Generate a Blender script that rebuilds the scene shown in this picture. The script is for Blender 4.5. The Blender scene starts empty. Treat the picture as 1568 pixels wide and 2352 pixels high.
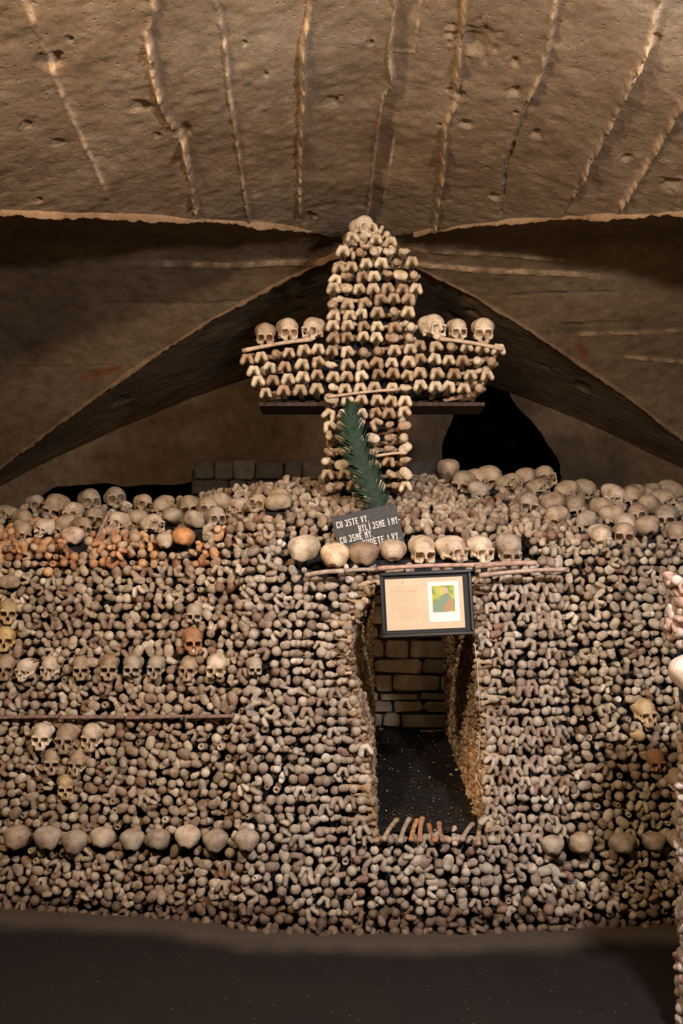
import bpy, math, random
import numpy as np
from mathutils import Matrix, Vector, Euler

random.seed(7)
RNG = np.random.RandomState(11)
SC = bpy.context.scene
COL = SC.collection
PI = math.pi

# ------------------------------------------------------------------ camera
F_PX = 2300.0
CAM = np.array([0.0, 0.0, 1.5])
PITCH = math.radians(6.3)
cd = bpy.data.cameras.new('camera')
cd.sensor_fit = 'VERTICAL'
cd.sensor_height = 24.0
cd.lens = 24.0 * F_PX / 2352.0
cd.clip_start = 0.05
cam = bpy.data.objects.new('camera', cd)
COL.objects.link(cam)
cam.location = CAM
cam.rotation_euler = (PI / 2 + PITCH, 0, 0)
SC.camera = cam

# ------------------------------------------------------------------ exposure, world, hall lamp and added fills
SC.view_settings.view_transform = 'Standard'
SC.view_settings.look = 'None'
SC.view_settings.gamma = 1.0
SC.view_settings.use_curve_mapping = False
SC.view_settings.exposure = 0.0
w = bpy.data.worlds.new('world')
SC.world = w
w.use_nodes = True
w.node_tree.nodes['Background'].inputs[0].default_value = (1.0, 0.72, 0.5, 1)
w.node_tree.nodes['Background'].inputs[1].default_value = 0.012


def area(name, loc, target, size, power, color, spread=180):
    l = bpy.data.lights.new(name, 'AREA')
    l.shape = 'DISK'
    l.size = size
    l.energy = power
    l.color = color
    l.spread = math.radians(spread)
    o = bpy.data.objects.new(name, l)
    COL.objects.link(o)
    o.location = loc
    o.rotation_euler = (Vector(target) - Vector(loc)).to_track_quat('-Z', 'Y').to_euler()
    return o


def spot(name, loc, target, ang, blend, power, color, size=0.05):
    l = bpy.data.lights.new(name, 'SPOT')
    l.energy = power
    l.color = color
    l.spot_size = math.radians(ang)
    l.spot_blend = blend
    l.shadow_soft_size = size
    o = bpy.data.objects.new(name, l)
    COL.objects.link(o)
    o.location = loc
    o.rotation_euler = (Vector(target) - Vector(loc)).to_track_quat('-Z', 'Y').to_euler()
    return o


area('hall_lamp_key', (-1.1, 1.6, 3.3), (0.1, 5.4, 1.6), 0.22, 118, (1.0, 0.80, 0.60))
area('cool_fill', (1.2, 1.9, 3.0), (0.3, 5.0, 0.4), 0.25, 138, (0.88, 0.88, 1.0))  # unseen cool fill added to brighten the lower wall
spot('cross_fill', (1.15, 3.1, 3.6), (0.15, 5.75, 3.0), 42, 0.7, 62, (1.0, 0.80, 0.54), 0.06)  # unseen spot added to brighten the cross, set high to deepen skull sockets
spot('vault_fill', (0.9, 1.5, 1.25), (1.0, 5.2, 4.0), 110, 1.0, 105, (1.0, 0.72, 0.43), 0.04)  # unseen spot added low down to light the vault webs
spot('doorway_fill', (-0.75, 2.9, 1.15), (0.70, 5.42, 0.66), 11, 0.9, 230, (1.0, 0.66, 0.36), 0.05)  # unseen spot added in front of the doorway for the warm jamb glow
area('passage_fill', (0.45, 6.2, 1.66), (0.45, 6.9, 1.1), 0.12, 0.6, (1.0, 0.78, 0.5))  # unseen light added to lift the stone wall inside the passage


# ------------------------------------------------------------------ helpers
def ray(px, py):
    dx = (px - 784.0) / F_PX
    dv = (1176.0 - py) / F_PX
    return np.array([dx, math.cos(PITCH) - dv * math.sin(PITCH), math.sin(PITCH) + dv * math.cos(PITCH)])


def at(px, py, Y):
    """point of the place seen at a pixel, Y metres in front of the camera"""
    d = ray(px, py)
    return CAM + d * (Y / d[1])


def px_of(P):
    P = np.asarray(P, float) - CAM
    c, s = math.cos(PITCH), math.sin(PITCH)
    depth = P[..., 1] * c + P[..., 2] * s
    up = -P[..., 1] * s + P[..., 2] * c
    return 784 + F_PX * P[..., 0] / depth, 1176 - F_PX * up / depth, depth


def smooth(a, b, x):
    t = np.clip((np.asarray(x, float) - a) / (b - a), 0, 1)
    return t * t * (3 - 2 * t)


def vnoise(x, y, seed=0, scale=1.0):
    """cheap smooth value noise, -1..1"""
    x = np.asarray(x, float) * scale
    y = np.asarray(y, float) * scale
    xi = np.floor(x); yi = np.floor(y)
    fx = x - xi; fy = y - yi
    fx = fx * fx * (3 - 2 * fx); fy = fy * fy * (3 - 2 * fy)

    def h(a, b):
        n = np.sin(a * 127.1 + b * 311.7 + seed * 74.7) * 43758.5453
        return (n - np.floor(n)) * 2 - 1
    return (h(xi, yi) * (1 - fx) + h(xi + 1, yi) * fx) * (1 - fy) + (h(xi, yi + 1) * (1 - fx) + h(xi + 1, yi + 1) * fx) * fy


def mesh_np(name, V, Fc, smooth_faces=True, tint=None):
    """V (n,3), Fc list/array of quads or triangles"""
    me = bpy.data.meshes.new(name)
    V = np.asarray(V, np.float32)
    if isinstance(Fc, np.ndarray):
        k = Fc.shape[1]; n = Fc.shape[0]
        me.vertices.add(len(V)); me.vertices.foreach_set('co', V.ravel())
        me.loops.add(n * k); me.loops.foreach_set('vertex_index', Fc.astype(np.int32).ravel())
        me.polygons.add(n)
        me.polygons.foreach_set('loop_start', np.arange(0, n * k, k, dtype=np.int32))
        me.update(calc_edges=True)
    else:
        me.from_pydata([tuple(v) for v in V.tolist()], [], Fc)
    if tint is not None:
        a = me.attributes.new('tint', 'FLOAT_COLOR', 'POINT')
        c = np.ones((len(V), 4), np.float32); c[:, :3] = tint
        a.data.foreach_set('color', c.ravel())
    if smooth_faces:
        me.polygons.foreach_set('use_smooth', [True] * len(me.polygons))
    me.update()
    return me


def obj(name, me, mat=None, parent=None):
    o = bpy.data.objects.new(name, me)
    COL.objects.link(o)
    if mat is not None and me is not None and len(me.materials) == 0:
        me.materials.append(mat)
    if parent is not None:
        o.parent = parent
    return o


def empty(name, loc=(0, 0, 0), rot=(0, 0, 0)):
    o = bpy.data.objects.new(name, None)
    COL.objects.link(o)
    o.empty_display_size = 0.05
    o.location = loc
    o.rotation_euler = rot
    return o


def tag(o, label, cat, group=None, kind=None):
    o['label'] = label
    o['category'] = cat
    if group: o['group'] = group
    if kind: o['kind'] = kind
    return o


def structure(o, label=None, cat=None):
    o['kind'] = 'structure'
    if label: o['label'] = label
    if cat: o['category'] = cat
    return o


class MB:
    """collects boxes and tubes into one mesh"""
    def __init__(s): s.v = []; s.f = []

    def box(s, c, size, rot=None, bevel=0.0):
        R = Euler(rot).to_matrix() if rot else Matrix.Identity(3)
        n = len(s.v); hx, hy, hz = [a / 2 for a in size]
        if bevel <= 0:
            for x in (-1, 1):
                for y in (-1, 1):
                    for z in (-1, 1):
                        s.v.append(Vector(c) + R @ Vector((x * hx, y * hy, z * hz)))
            s.f += [[n + i for i in q] for q in ((0, 1, 3, 2), (4, 6, 7, 5), (0, 4, 5, 1), (2, 3, 7, 6), (0, 2, 6, 4), (1, 5, 7, 3))]
        else:
            b = bevel
            # octagon-edged slab in XZ with chamfered front face
            ring = [(-hx + b, -hz), (hx - b, -hz), (hx, -hz + b), (hx, hz - b), (hx - b, hz), (-hx + b, hz), (-hx, hz - b), (-hx, -hz + b)]
            for (yy, k) in ((hy, 1.0), (-hy + b, 1.0), (-hy, None)):
                for (x, z) in ring:
                    if k is None:
                        x *= (hx - b) / hx; z *= (hz - b) / hz
                    s.v.append(Vector(c) + R @ Vector((x, yy, z)))
            for r in range(2):
                for i in range(8):
                    j = (i + 1) % 8
                    s.f.append([n + r * 8 + i, n + r * 8 + j, n + r * 8 + 8 + j, n + r * 8 + 8 + i])
            s.f.append([n + 16 + i for i in range(8)])
            s.f.append([n + 7 - i for i in range(8)])
        return s

    def tube(s, pts, radii, n=10, squash=1.0):
        pts = [Vector(p) for p in pts]
        if not hasattr(radii, '__len__'): radii = [radii] * len(pts)
        base = len(s.v)
        for i, p in enumerate(pts):
            d = (pts[min(i + 1, len(pts) - 1)] - pts[max(i - 1, 0)]).normalized()
            a = d.cross(Vector((0, 0, 1)))
            if a.length < 1e-3: a = Vector((1, 0, 0))
            a.normalize(); b = a.cross(d).normalized()
            for k in range(n):
                t = 2 * PI * k / n
                s.v.append(p + a * math.cos(t) * radii[i] + b * math.sin(t) * radii[i] * squash)
        for i in range(len(pts) - 1):
            for k in range(n):
                j = (k + 1) % n
                s.f.append([base + i * n + k, base + i * n + j, base + (i + 1) * n + j, base + (i + 1) * n + k])
        s.f.append([base + n - 1 - k for k in range(n)])
        s.f.append([base + (len(pts) - 1) * n + k for k in range(n)])
        return s

    def quad(s, a, b, c, d):
        n = len(s.v); s.v += [Vector(a), Vector(b), Vector(c), Vector(d)]; s.f.append([n, n + 1, n + 2, n + 3]); return s

    def build(s, name, mat, parent=None, sm=False):
        me = mesh_np(name, np.array([tuple(v) for v in s.v]), s.f, sm)
        return obj(name, me, mat, parent)


# ------------------------------------------------------------------ materials
def new_mat(name):
    m = bpy.data.materials.new(name)
    m.use_nodes = True
    nt = m.node_tree
    return m, nt, nt.nodes['Principled BSDF']


def N(nt, t, **kw):
    n = nt.nodes.new(t)
    for k, v in kw.items():
        if k in n.inputs: n.inputs[k].default_value = v
        else: setattr(n, k, v)
    return n


def ramp(nt, stops):
    r = nt.nodes.new('ShaderNodeValToRGB')
    e = r.color_ramp.elements
    while len(e) < len(stops): e.new(0.5)
    for i, (p, c) in enumerate(stops):
        e[i].position = p
        e[i].color = (*c, 1)
    return r


def mixc(nt, mode, fac, a, b):
    m = nt.nodes.new('ShaderNodeMix'); m.data_type = 'RGBA'; m.blend_type = mode
    if isinstance(fac, (int, float)): m.inputs[0].default_value = fac
    else: nt.links.new(fac, m.inputs[0])
    for s, v in ((6, a), (7, b)):
        if isinstance(v, tuple): m.inputs[s].default_value = (*v, 1)
        else: nt.links.new(v, m.inputs[s])
    return m.outputs[2]


def bone_material(name, source, scale=1.0, rough=0.62):
    m, nt, b = new_mat(name)
    L = nt.links.new
    geo = N(nt, 'ShaderNodeNewGeometry')
    n1 = N(nt, 'ShaderNodeTexNoise', Scale=28.0 * scale, Detail=6.0, Roughness=0.6)
    L(geo.outputs['Position'], n1.inputs['Vector'])
    n2 = N(nt, 'ShaderNodeTexNoise', Scale=210.0 * scale, Detail=4.0, Roughness=0.7)
    L(geo.outputs['Position'], n2.inputs['Vector'])
    r1 = ramp(nt, [(0.3, (0.50, 0.40, 0.31)), (0.52, (0.88, 0.84, 0.78)), (0.72, (1.1, 1.08, 1.03))])
    L(n1.outputs['Fac'], r1.inputs[0])
    r2 = ramp(nt, [(0.34, (0.55, 0.46, 0.38)), (0.48, (1, 1, 1))])
    L(n2.outputs['Fac'], r2.inputs[0])
    if source == 'object':
        src = N(nt, 'ShaderNodeObjectInfo').outputs['Color']
    else:
        a = N(nt, 'ShaderNodeAttribute'); a.attribute_name = 'tint'
        src = a.outputs['Color']
    c = mixc(nt, 'MULTIPLY', 1.0, src, r1.outputs[0])
    c = mixc(nt, 'MULTIPLY', 0.65, c, r2.outputs[0])
    L(c, b.inputs['Base Color'])
    b.inputs['Roughness'].default_value = rough
    b.inputs['Specular IOR Level'].default_value = 0.3
    bp = N(nt, 'ShaderNodeBump', Strength=0.45, Distance=0.004)
    L(n2.outputs['Fac'], bp.inputs['Height'])
    bp2 = N(nt, 'ShaderNodeBump', Strength=0.35, Distance=0.012)
    L(n1.outputs['Fac'], bp2.inputs['Height'])
    L(bp2.outputs[0], bp.inputs['Normal'])
    L(bp.outputs[0], b.inputs['Normal'])
    return m


M_BONE = bone_material('bone', 'object')
M_BONE_A = bone_material('bone_packed', 'tint')
M_SKULL = bone_material('skull_bone', 'object', 0.55, 0.5)


def concrete_material():
    m, nt, b = new_mat('board_marked_concrete')
    L = nt.links.new
    geo = N(nt, 'ShaderNodeNewGeometry')
    big = N(nt, 'ShaderNodeTexNoise', Scale=1.1, Detail=5.0, Roughness=0.6)
    L(geo.outputs['Position'], big.inputs['Vector'])
    mid = N(nt, 'ShaderNodeTexNoise', Scale=9.0, Detail=8.0, Roughness=0.62)
    L(geo.outputs['Position'], mid.inputs['Vector'])
    fine = N(nt, 'ShaderNodeTexNoise', Scale=75.0, Detail=8.0, Roughness=0.7)
    L(geo.outputs['Position'], fine.inputs['Vector'])
    vor = N(nt, 'ShaderNodeTexVoronoi', Scale=24.0)
    L(geo.outputs['Position'], vor.inputs['Vector'])
    at_ = N(nt, 'ShaderNodeAttribute'); at_.attribute_name = 'tint'
    r1 = ramp(nt, [(0.30, (0.20, 0.135, 0.080)), (0.5, (0.285, 0.20, 0.120)), (0.7, (0.34, 0.26, 0.17))])
    L(big.outputs['Fac'], r1.inputs[0])
    r2 = ramp(nt, [(0.3, (0.66, 0.6, 0.53)), (0.6, (1.05, 1.02, 1.0))])
    L(mid.outputs['Fac'], r2.inputs[0])
    c = mixc(nt, 'MULTIPLY', 1.0, r1.outputs[0], r2.outputs[0])
    r3 = ramp(nt, [(0.35, (0.7, 0.66, 0.6)), (0.5, (1, 1, 1)), (0.72, (1.2, 1.15, 1.05))])
    L(fine.outputs['Fac'], r3.inputs[0])
    c = mixc(nt, 'MULTIPLY', 0.8, c, r3.outputs[0])
    c = mixc(nt, 'MULTIPLY', 1.0, c, at_.outputs['Color'])
    L(c, b.inputs['Base Color'])
    b.inputs['Roughness'].default_value = 0.85
    b.inputs['Specular IOR Level'].default_value = 0.2
    rv = ramp(nt, [(0.05, (0, 0, 0)), (0.22, (1, 1, 1))])
    L(vor.outputs['Distance'], rv.inputs[0])
    bp1 = N(nt, 'ShaderNodeBump', Strength=0.2, Distance=0.015); L(mid.outputs['Fac'], bp1.inputs['Height'])
    bp2 = N(nt, 'ShaderNodeBump', Strength=0.4, Distance=0.010); L(fine.outputs['Fac'], bp2.inputs['Height'])
    bp3 = N(nt, 'ShaderNodeBump', Strength=0.45, Distance=0.008); L(rv.outputs[0], bp3.inputs['Height'])
    L(bp1.outputs[0], bp2.inputs['Normal']); L(bp2.outputs[0], bp3.inputs['Normal']); L(bp3.outputs[0], b.inputs['Normal'])
    return m


M_CONC = concrete_material()


def noisy(name, c1, c2, scale=20, rough=0.8, bump=0.4, dist=0.005, spec=0.3, metal=0.0, detail=6.0):
    m, nt, b = new_mat(name)
    L = nt.links.new
    tc = N(nt, 'ShaderNodeNewGeometry')
    n = N(nt, 'ShaderNodeTexNoise', Scale=float(scale), Detail=detail, Roughness=0.65)
    L(tc.outputs['Position'], n.inputs['Vector'])
    r = ramp(nt, [(0.35, c1), (0.65, c2)])
    L(n.outputs['Fac'], r.inputs[0]); L(r.outputs[0], b.inputs['Base Color'])
    b.inputs['Roughness'].default_value = rough
    b.inputs['Specular IOR Level'].default_value = spec
    b.inputs['Metallic'].default_value = metal
    if bump:
        bp = N(nt, 'ShaderNodeBump', Strength=bump, Distance=dist)
        L(n.outputs['Fac'], bp.inputs['Height']); L(bp.outputs[0], b.inputs['Normal'])
    return m


M_SHADE_BACKING = noisy('shade_backing', (0.010, 0.009, 0.009), (0.030, 0.026, 0.023), 25, 0.95, 0.6, 0.02)  # near-black backing; darkness of the gaps between bones put into the colour
M_WOOD = noisy('old_wood', (0.16, 0.09, 0.06), (0.34, 0.22, 0.16), 40, 0.8, 0.5, 0.004)
M_SHADE_BLACK = noisy('shade_black', (0.002, 0.002, 0.002), (0.006, 0.005, 0.004), 12, 0.95, 0.3, 0.02, spec=0.0)  # black standing for shade: cast-shadow hole and backing beyond the end wall
M_DWOOD = noisy('dark_plank', (0.03, 0.018, 0.012), (0.07, 0.045, 0.03), 40, 0.85, 0.5, 0.004)  # darker wood stands for the unlit plank under the cross arms
M_BLACK = noisy('black_lacquered_frame', (0.004, 0.004, 0.004), (0.009, 0.009, 0.010), 60, 0.3, 0.0, spec=0.5)
M_MAT = noisy('dark_grey_mount', (0.022, 0.021, 0.021), (0.034, 0.032, 0.031), 120, 0.8, 0.1, 0.001)
M_PAPER = noisy('tan_paper', (0.56, 0.40, 0.26), (0.61, 0.44, 0.29), 12, 0.8, 0.0)
M_CARD = noisy('white_card', (0.62, 0.57, 0.53), (0.66, 0.61, 0.57), 12, 0.8, 0.0)
M_INK = noisy('faded_ink', (0.36, 0.25, 0.17), (0.44, 0.31, 0.21), 400, 0.9, 0.0)
M_SIGN = noisy('slate_board', (0.052, 0.047, 0.043), (0.075, 0.067, 0.060), 60, 0.75, 0.25, 0.002)
M_WHITE = noisy('white_lettering', (0.62, 0.54, 0.45), (0.78, 0.70, 0.60), 90, 0.7, 0.0)
M_LEAF = noisy('palm_leaf', (0.012, 0.026, 0.014), (0.027, 0.050, 0.028), 50, 0.45, 0.2, 0.002)
M_STEM = noisy('palm_stem', (0.05, 0.075, 0.045), (0.09, 0.11, 0.07), 50, 0.55, 0.2, 0.002)
M_CORD = noisy('pale_cord', (0.42, 0.36, 0.32), (0.52, 0.46, 0.42), 90, 0.7, 0.0)
M_HEAP = noisy('dark_heap', (0.008, 0.007, 0.006), (0.026, 0.022, 0.018), 60, 0.55, 0.8, 0.02)
M_COIN = noisy('coin_metal', (0.30, 0.19, 0.11), (0.62, 0.45, 0.30), 30, 0.33, 0.0, metal=1.0)
M_RUST = noisy('brick_red_stain', (0.12, 0.035, 0.018), (0.18, 0.055, 0.03), 40, 0.85, 0.4, 0.006)


def stone_material():
    m, nt, b = new_mat('rough_masonry')
    L = nt.links.new
    geo = N(nt, 'ShaderNodeNewGeometry')
    n = N(nt, 'ShaderNodeTexNoise', Scale=14.0, Detail=8.0, Roughness=0.65)
    L(geo.outputs['Position'], n.inputs['Vector'])
    a = N(nt, 'ShaderNodeAttribute'); a.attribute_name = 'tint'
    r = ramp(nt, [(0.3, (0.6, 0.55, 0.5)), (0.65, (1.1, 1.08, 1.05))])
    L(n.outputs['Fac'], r.inputs[0])
    L(mixc(nt, 'MULTIPLY', 1.0, a.outputs['Color'], r.outputs[0]), b.inputs['Base Color'])
    b.inputs['Roughness'].default_value = 0.9
    bp = N(nt, 'ShaderNodeBump', Strength=0.6, Distance=0.015)
    L(n.outputs['Fac'], bp.inputs['Height']); L(bp.outputs[0], b.inputs['Normal'])
    return m


M_STONE = stone_material()


def floor_material():
    m, nt, b = new_mat('trodden_floor')
    L = nt.links.new
    geo = N(nt, 'ShaderNodeNewGeometry')
    big = N(nt, 'ShaderNodeTexNoise', Scale=2.2, Detail=5.0, Roughness=0.6); L(geo.outputs['Position'], big.inputs['Vector'])
    fine = N(nt, 'ShaderNodeTexNoise', Scale=70.0, Detail=6.0, Roughness=0.7); L(geo.outputs['Position'], fine.inputs['Vector'])
    a = N(nt, 'ShaderNodeAttribute'); a.attribute_name = 'tint'
    dark = mixc(nt, 'MIX', big.outputs['Fac'], (0.010, 0.0070, 0.0048), (0.021, 0.0145, 0.0100))
    dirt = mixc(nt, 'MIX', fine.outputs['Fac'], (0.045, 0.031, 0.021), (0.12, 0.085, 0.056))
    sep = N(nt, 'ShaderNodeSeparateColor'); L(a.outputs['Color'], sep.inputs[0])
    c = mixc(nt, 'MIX', sep.outputs[0], dark, dirt)
    v = N(nt, 'ShaderNodeTexVoronoi', Scale=30.0); L(geo.outputs['Position'], v.inputs['Vector'])
    sp = ramp(nt, [(0.0, (1, 1, 1)), (0.09, (1, 1, 1)), (0.13, (0, 0, 0))]); L(v.outputs['Distance'], sp.inputs[0])
    vs = N(nt, 'ShaderNodeSeparateColor'); L(v.outputs['Color'], vs.inputs[0])
    gate = N(nt, 'ShaderNodeMath', operation='GREATER_THAN'); gate.inputs[1].default_value = 0.86; L(vs.outputs[0], gate.inputs[0])
    mul = N(nt, 'ShaderNodeMath', operation='MULTIPLY'); L(gate.outputs[0], mul.inputs[0]); L(sp.outputs[0], mul.inputs[1])
    c = mixc(nt, 'MIX', mul.outputs[0], c, (0.16, 0.10, 0.06))
    L(c, b.inputs['Base Color'])
    b.inputs['Roughness'].default_value = 0.85
    b.inputs['Specular IOR Level'].default_value = 0.2
    bp = N(nt, 'ShaderNodeBump', Strength=0.5, Distance=0.01); L(fine.outputs['Fac'], bp.inputs['Height']); L(bp.outputs[0], b.inputs['Normal'])
    return m


M_FLOOR = floor_material()

# ------------------------------------------------------------------ the vault
X0, YC, HC = 0.16, 6.5, 4.03      # crossing of the two barrels
K1, K2 = 1.0, 0.70
Y_END = 9.2


def crown(s):
    s = np.abs(s)
    return HC - 0.237 * s ** 1.4 - 0.02 * np.maximum(0, s - 3.0) ** 2


def vault_z(x, y):
    s = np.where(y < YC, (YC - y) / K1, (y - YC) / K2)
    return np.maximum(crown(x - X0), crown(s))


def hit_vault(px, py):
    d = ray(px, py)
    t = np.linspace(1.5, 14, 6000)
    P = CAM + d * t[:, None]
    k = np.argmax(P[:, 2] > vault_z(P[:, 0], P[:, 1]))
    return P[k]


def seg_dist(x, y, pts):
    """distance to polyline in plan, signed side and arc position"""
    best = np.full(x.shape, 9.0); side = np.zeros(x.shape); arc = np.zeros(x.shape)
    acc = 0.0
    for a, b in zip(pts[:-1], pts[1:]):
        ax, ay = a[0], a[1]; dx, dy = b[0] - ax, b[1] - ay
        L2 = dx * dx + dy * dy + 1e-9
        t = np.clip(((x - ax) * dx + (y - ay) * dy) / L2, 0, 1)
        ex = x - ax - t * dx; ey = y - ay - t * dy
        d = np.hypot(ex, ey)
        m = d < best
        best = np.where(m, d, best)
        side = np.where(m, np.sign(dx * ey - dy * ex), side)
        arc = np.where(m, acc + t * math.sqrt(L2), arc)
        acc += math.sqrt(L2)
    return best, side, arc


# board seams of the concrete, (pixel path on the photo carried onto the vault, fin height, half width, roughness)
SEAMS_A = [
    ([(20, -60), (65, 20), (150, 240), (250, 450)], 0.006, 0.012, 0.4, 0.004),
    ([(330, -60), (360, 20), (340, 75), (350, 170), (372, 240), (425, 330), (430, 370), (452, 480)], 0.030, 0.016, 1.0, 0.006),
    ([(480, -60), (515, 90), (525, 200), (540, 300), (555, 400), (572, 510)], 0.018, 0.010, 0.3, 0.006),
    ([(715, -60), (708, 40), (695, 90), (697, 200), (690, 300), (688, 490)], 0.028, 0.012, 0.6, -0.008),
    ([(912, -60), (893, 130), (903, 190), (880, 215), (865, 310), (845, 490)], 0.024, 0.010, 0.4, 0.022),
    ([(975, -60), (950, 128), (895, 126)], 0.010, 0.008, 0.3, 0.0),
    ([(905, 320), (890, 420), (878, 470)], 0.006, 0.009, 0.5, 0.0),
    ([(1070, -60), (1060, 70), (1045, 240), (1022, 280), (1016, 400), (998, 522)], 0.027, 0.013, 0.8, -0.010),
    ([(1285, -60), (1262, 90), (1240, 170), (1215, 230)], 0.024, 0.015, 0.5, 0.008),
    ([(1215, 230), (1190, 300), (1165, 370), (1150, 490)], -0.018, 0.012, 0.9, 0.005),
    ([(1530, -60), (1490, 100), (1440, 200), (1410, 270), (1370, 340), (1318, 445)], 0.032, 0.018, 0.8, 0.012),
    ([(1660, 80), (1568, 235), (1520, 320), (1480, 390), (1425, 472)], 0.024, 0.013, 0.4, -0.008),
]
SEAMS_B = [
    ([(380, 606), (520, 608), (640, 600), (775, 598)], 0.012, 0.016, 0.2, 0.012),
    ([(250, 697), (480, 695), (560, 690)], -0.010, 0.010, 0.3, 0.0),
    ([(30, 842), (250, 840)], -0.012, 0.012, 0.3, 0.0),
    ([(955, 574), (1150, 582), (1290, 600)], 0.010, 0.016, 0.3, 0.006),
    ([(955, 604), (1150, 620), (1360, 632)], 0.012, 0.014, 0.2, 0.010),
    ([(1170, 676), (1400, 668)], -0.012, 0.010, 0.4, 0.0),
    ([(1290, 744), (1470, 738)], -0.014, 0.012, 0.4, 0.0),
    ([(1330, 765), (1568, 758)], 0.008, 0.012, 0.4, 0.005),
    ([(1440, 820), (1568, 830)], 0.008, 0.012, 0.4, 0.005),
]
PITS = [(118, 145, .05), (160, 95, .02), (320, 245, .05), (560, 103, .014), (610, 170, .016), (420, 305, .05), (760, 235, .05), (1085, 95, .10),
        (1050, 215, .05), (1183, 145, .026), (1183, 210, .030), (1185, 255, .015), (1230, 312, .034), (1505, 95, .03), (1135, 450, .04), (1070, 280, .03), (1545, 425, .05), (60, 290, .03),
        (130, 330, .03), (360, 310, .02), (710, 500, .06), (1440, 370, .03), (90, 460, .02), (850, 90, .02), (1010, 290, .02), (1120, 380, .015), (1320, 520, .01)]


def carve(X, Y, seams, seed):
    D = np.zeros(X.shape)
    for i, (path, h, wd, rough, step) in enumerate(seams):
        pts = [hit_vault(*p) for p in path]
        d, side, arc = seg_dist(X, Y, pts)
        wob = 0.007 * rough * vnoise(arc, arc * 0 + i, seed + i, 8) + 0.002 * rough * vnoise(arc, arc * 0, seed + i + 3, 45)
        d2 = np.abs(d * side + wob)
        amp = h * np.clip(0.75 + 0.9 * rough * vnoise(arc, arc * 0, seed + 21, 6), .15, 1.6) * (0.85 + rough * 0.7 * vnoise(X + i, Y, seed + 5, 17) + 0.4 * rough * vnoise(X, Y + i, seed + 9, 48))
        D -= np.clip(1.25 - d2 / wd, 0, 1) * amp
        D -= step * side * np.exp(-np.maximum(0, d - 0.0) / 0.16)
    return D


def vault_patch(x, y, seams, seed, pits=()):
    Z = vault_z(x, y)
    D = carve(x, y, seams, seed)
    # per-board tone and grazing-light highlight painted on the fins, kept for the patch
    tone = np.ones(x.shape)
    for i, (path, h, wd, rough, step) in enumerate(seams):
        pts = [hit_vault(*p) for p in path]
        d, side, arc = seg_dist(x, y, pts)
        tone *= 1 + 0.07 * (1 if i % 2 else -1) * side * np.exp(-np.maximum(0, d) / 0.2)
        if h > 0: tone *= 1 + 1.3 * np.clip(1.2 - d / wd, 0, 1) * np.clip(0.5 + 0.9 * vnoise(x, y, 77 + i, 14) + .5 * vnoise(x, y, 7 + i, 40), 0, 1.3)
    rgb = tone[..., None] * np.ones(3)
    for path, r in (([(195, 866), (268, 845)], .032), ([(1330, 788), (1343, 815)], .032), ([(1440, 1092), (1500, 1045)], .035)):
        pts = [hit_vault(*p) for p in path]
        d, _, _ = seg_dist(x, y, pts)
        k = np.clip(1.5 - d / r + .4 * vnoise(x, y, 88, 20), 0, 1)[..., None]
        rgb = rgb * (1 - k + k * np.array((1.0, .55, .42)))     # brick red stains
    vault_patch.tone = rgb.reshape(-1, 3)
    D += 0.010 * vnoise(x, y, seed, 3.1) + 0.0035 * vnoise(x, y, seed + 1, 19) + 0.0014 * vnoise(x, y, seed + 2, 47) + 0.0008 * vnoise(x, y, seed + 2, 83)
    for (px, py, r) in pits:
        c = hit_vault(px, py)
        dd = np.hypot((x - c[0]) * 1.3, y - c[1]) * (1 + 0.4 * vnoise(x, y, seed + 7, 30))
        D += 0.030 * np.clip(1.3 - dd / r, 0, 1)
    return Z + D


def grid_faces(nu, nv, off=0, flip=False):
    i, j = np.meshgrid(np.arange(nu - 1), np.arange(nv - 1), indexing='ij')
    a = (i * nv + j).ravel() + off
    q = np.stack([a, a + 1, a + nv + 1, a + nv], 1)
    return q[:, ::-1] if flip else q


Vs, Fs, Ts = [], [], []
off = 0


def add_patch(X, Y, Z, tint=(1, 1, 1), flip_tone=False):
    global off
    nu, nv = X.shape
    Vs.append(np.stack([X, Y, Z], -1).reshape(-1, 3))
    Fs.append(grid_faces(nu, nv, off))
    t = np.ones((nu * nv, 3)) * np.array(tint)
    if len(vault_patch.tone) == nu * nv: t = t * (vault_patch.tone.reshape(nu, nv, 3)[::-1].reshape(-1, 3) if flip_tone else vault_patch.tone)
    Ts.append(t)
    off += nu * nv


# near web: boards run away from the camera
nu, nv = 1150, 380
u = np.linspace(-3.1, 3.1, nu)[:, None] + X0
t = np.linspace(0, 1, nv)[None, :]
yg = YC - K1 * np.abs(u - X0)
Xa = u + 0 * t
Ya = 0.3 + (yg - 0.3) * t ** 0.72
Za = vault_patch(Xa, Ya, SEAMS_A, 1, PITS)
ta = np.ones(Xa.shape)
add_patch(Xa, Ya, Za)
# side webs: boards run left to right
for sgn in (-1, 1):
    nu, nv = 240, 300
    s = np.concatenate([np.linspace(-3.4, 0, 150) * K1, np.linspace(0, 3.4, 151)[1:] * K2])[None, :]
    yy = YC + s
    g = np.where(s < 0, -s / K1, s / K2)
    q = np.linspace(0, 1, nu)[:, None]
    Xb = X0 + sgn * (g + (4.6 - g) * q ** 1.3)
    Yb = yy + 0 * q
    Zb = vault_patch(Xb, Yb, SEAMS_B, 31)
    if sgn < 0: Xb, Yb, Zb = Xb[::-1], Yb[::-1], Zb[::-1]
    add_patch(Xb, Yb, Zb, (0.92, 0.86, 0.80) if sgn < 0 else (1.0, 0.95, 0.88), sgn < 0)
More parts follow.
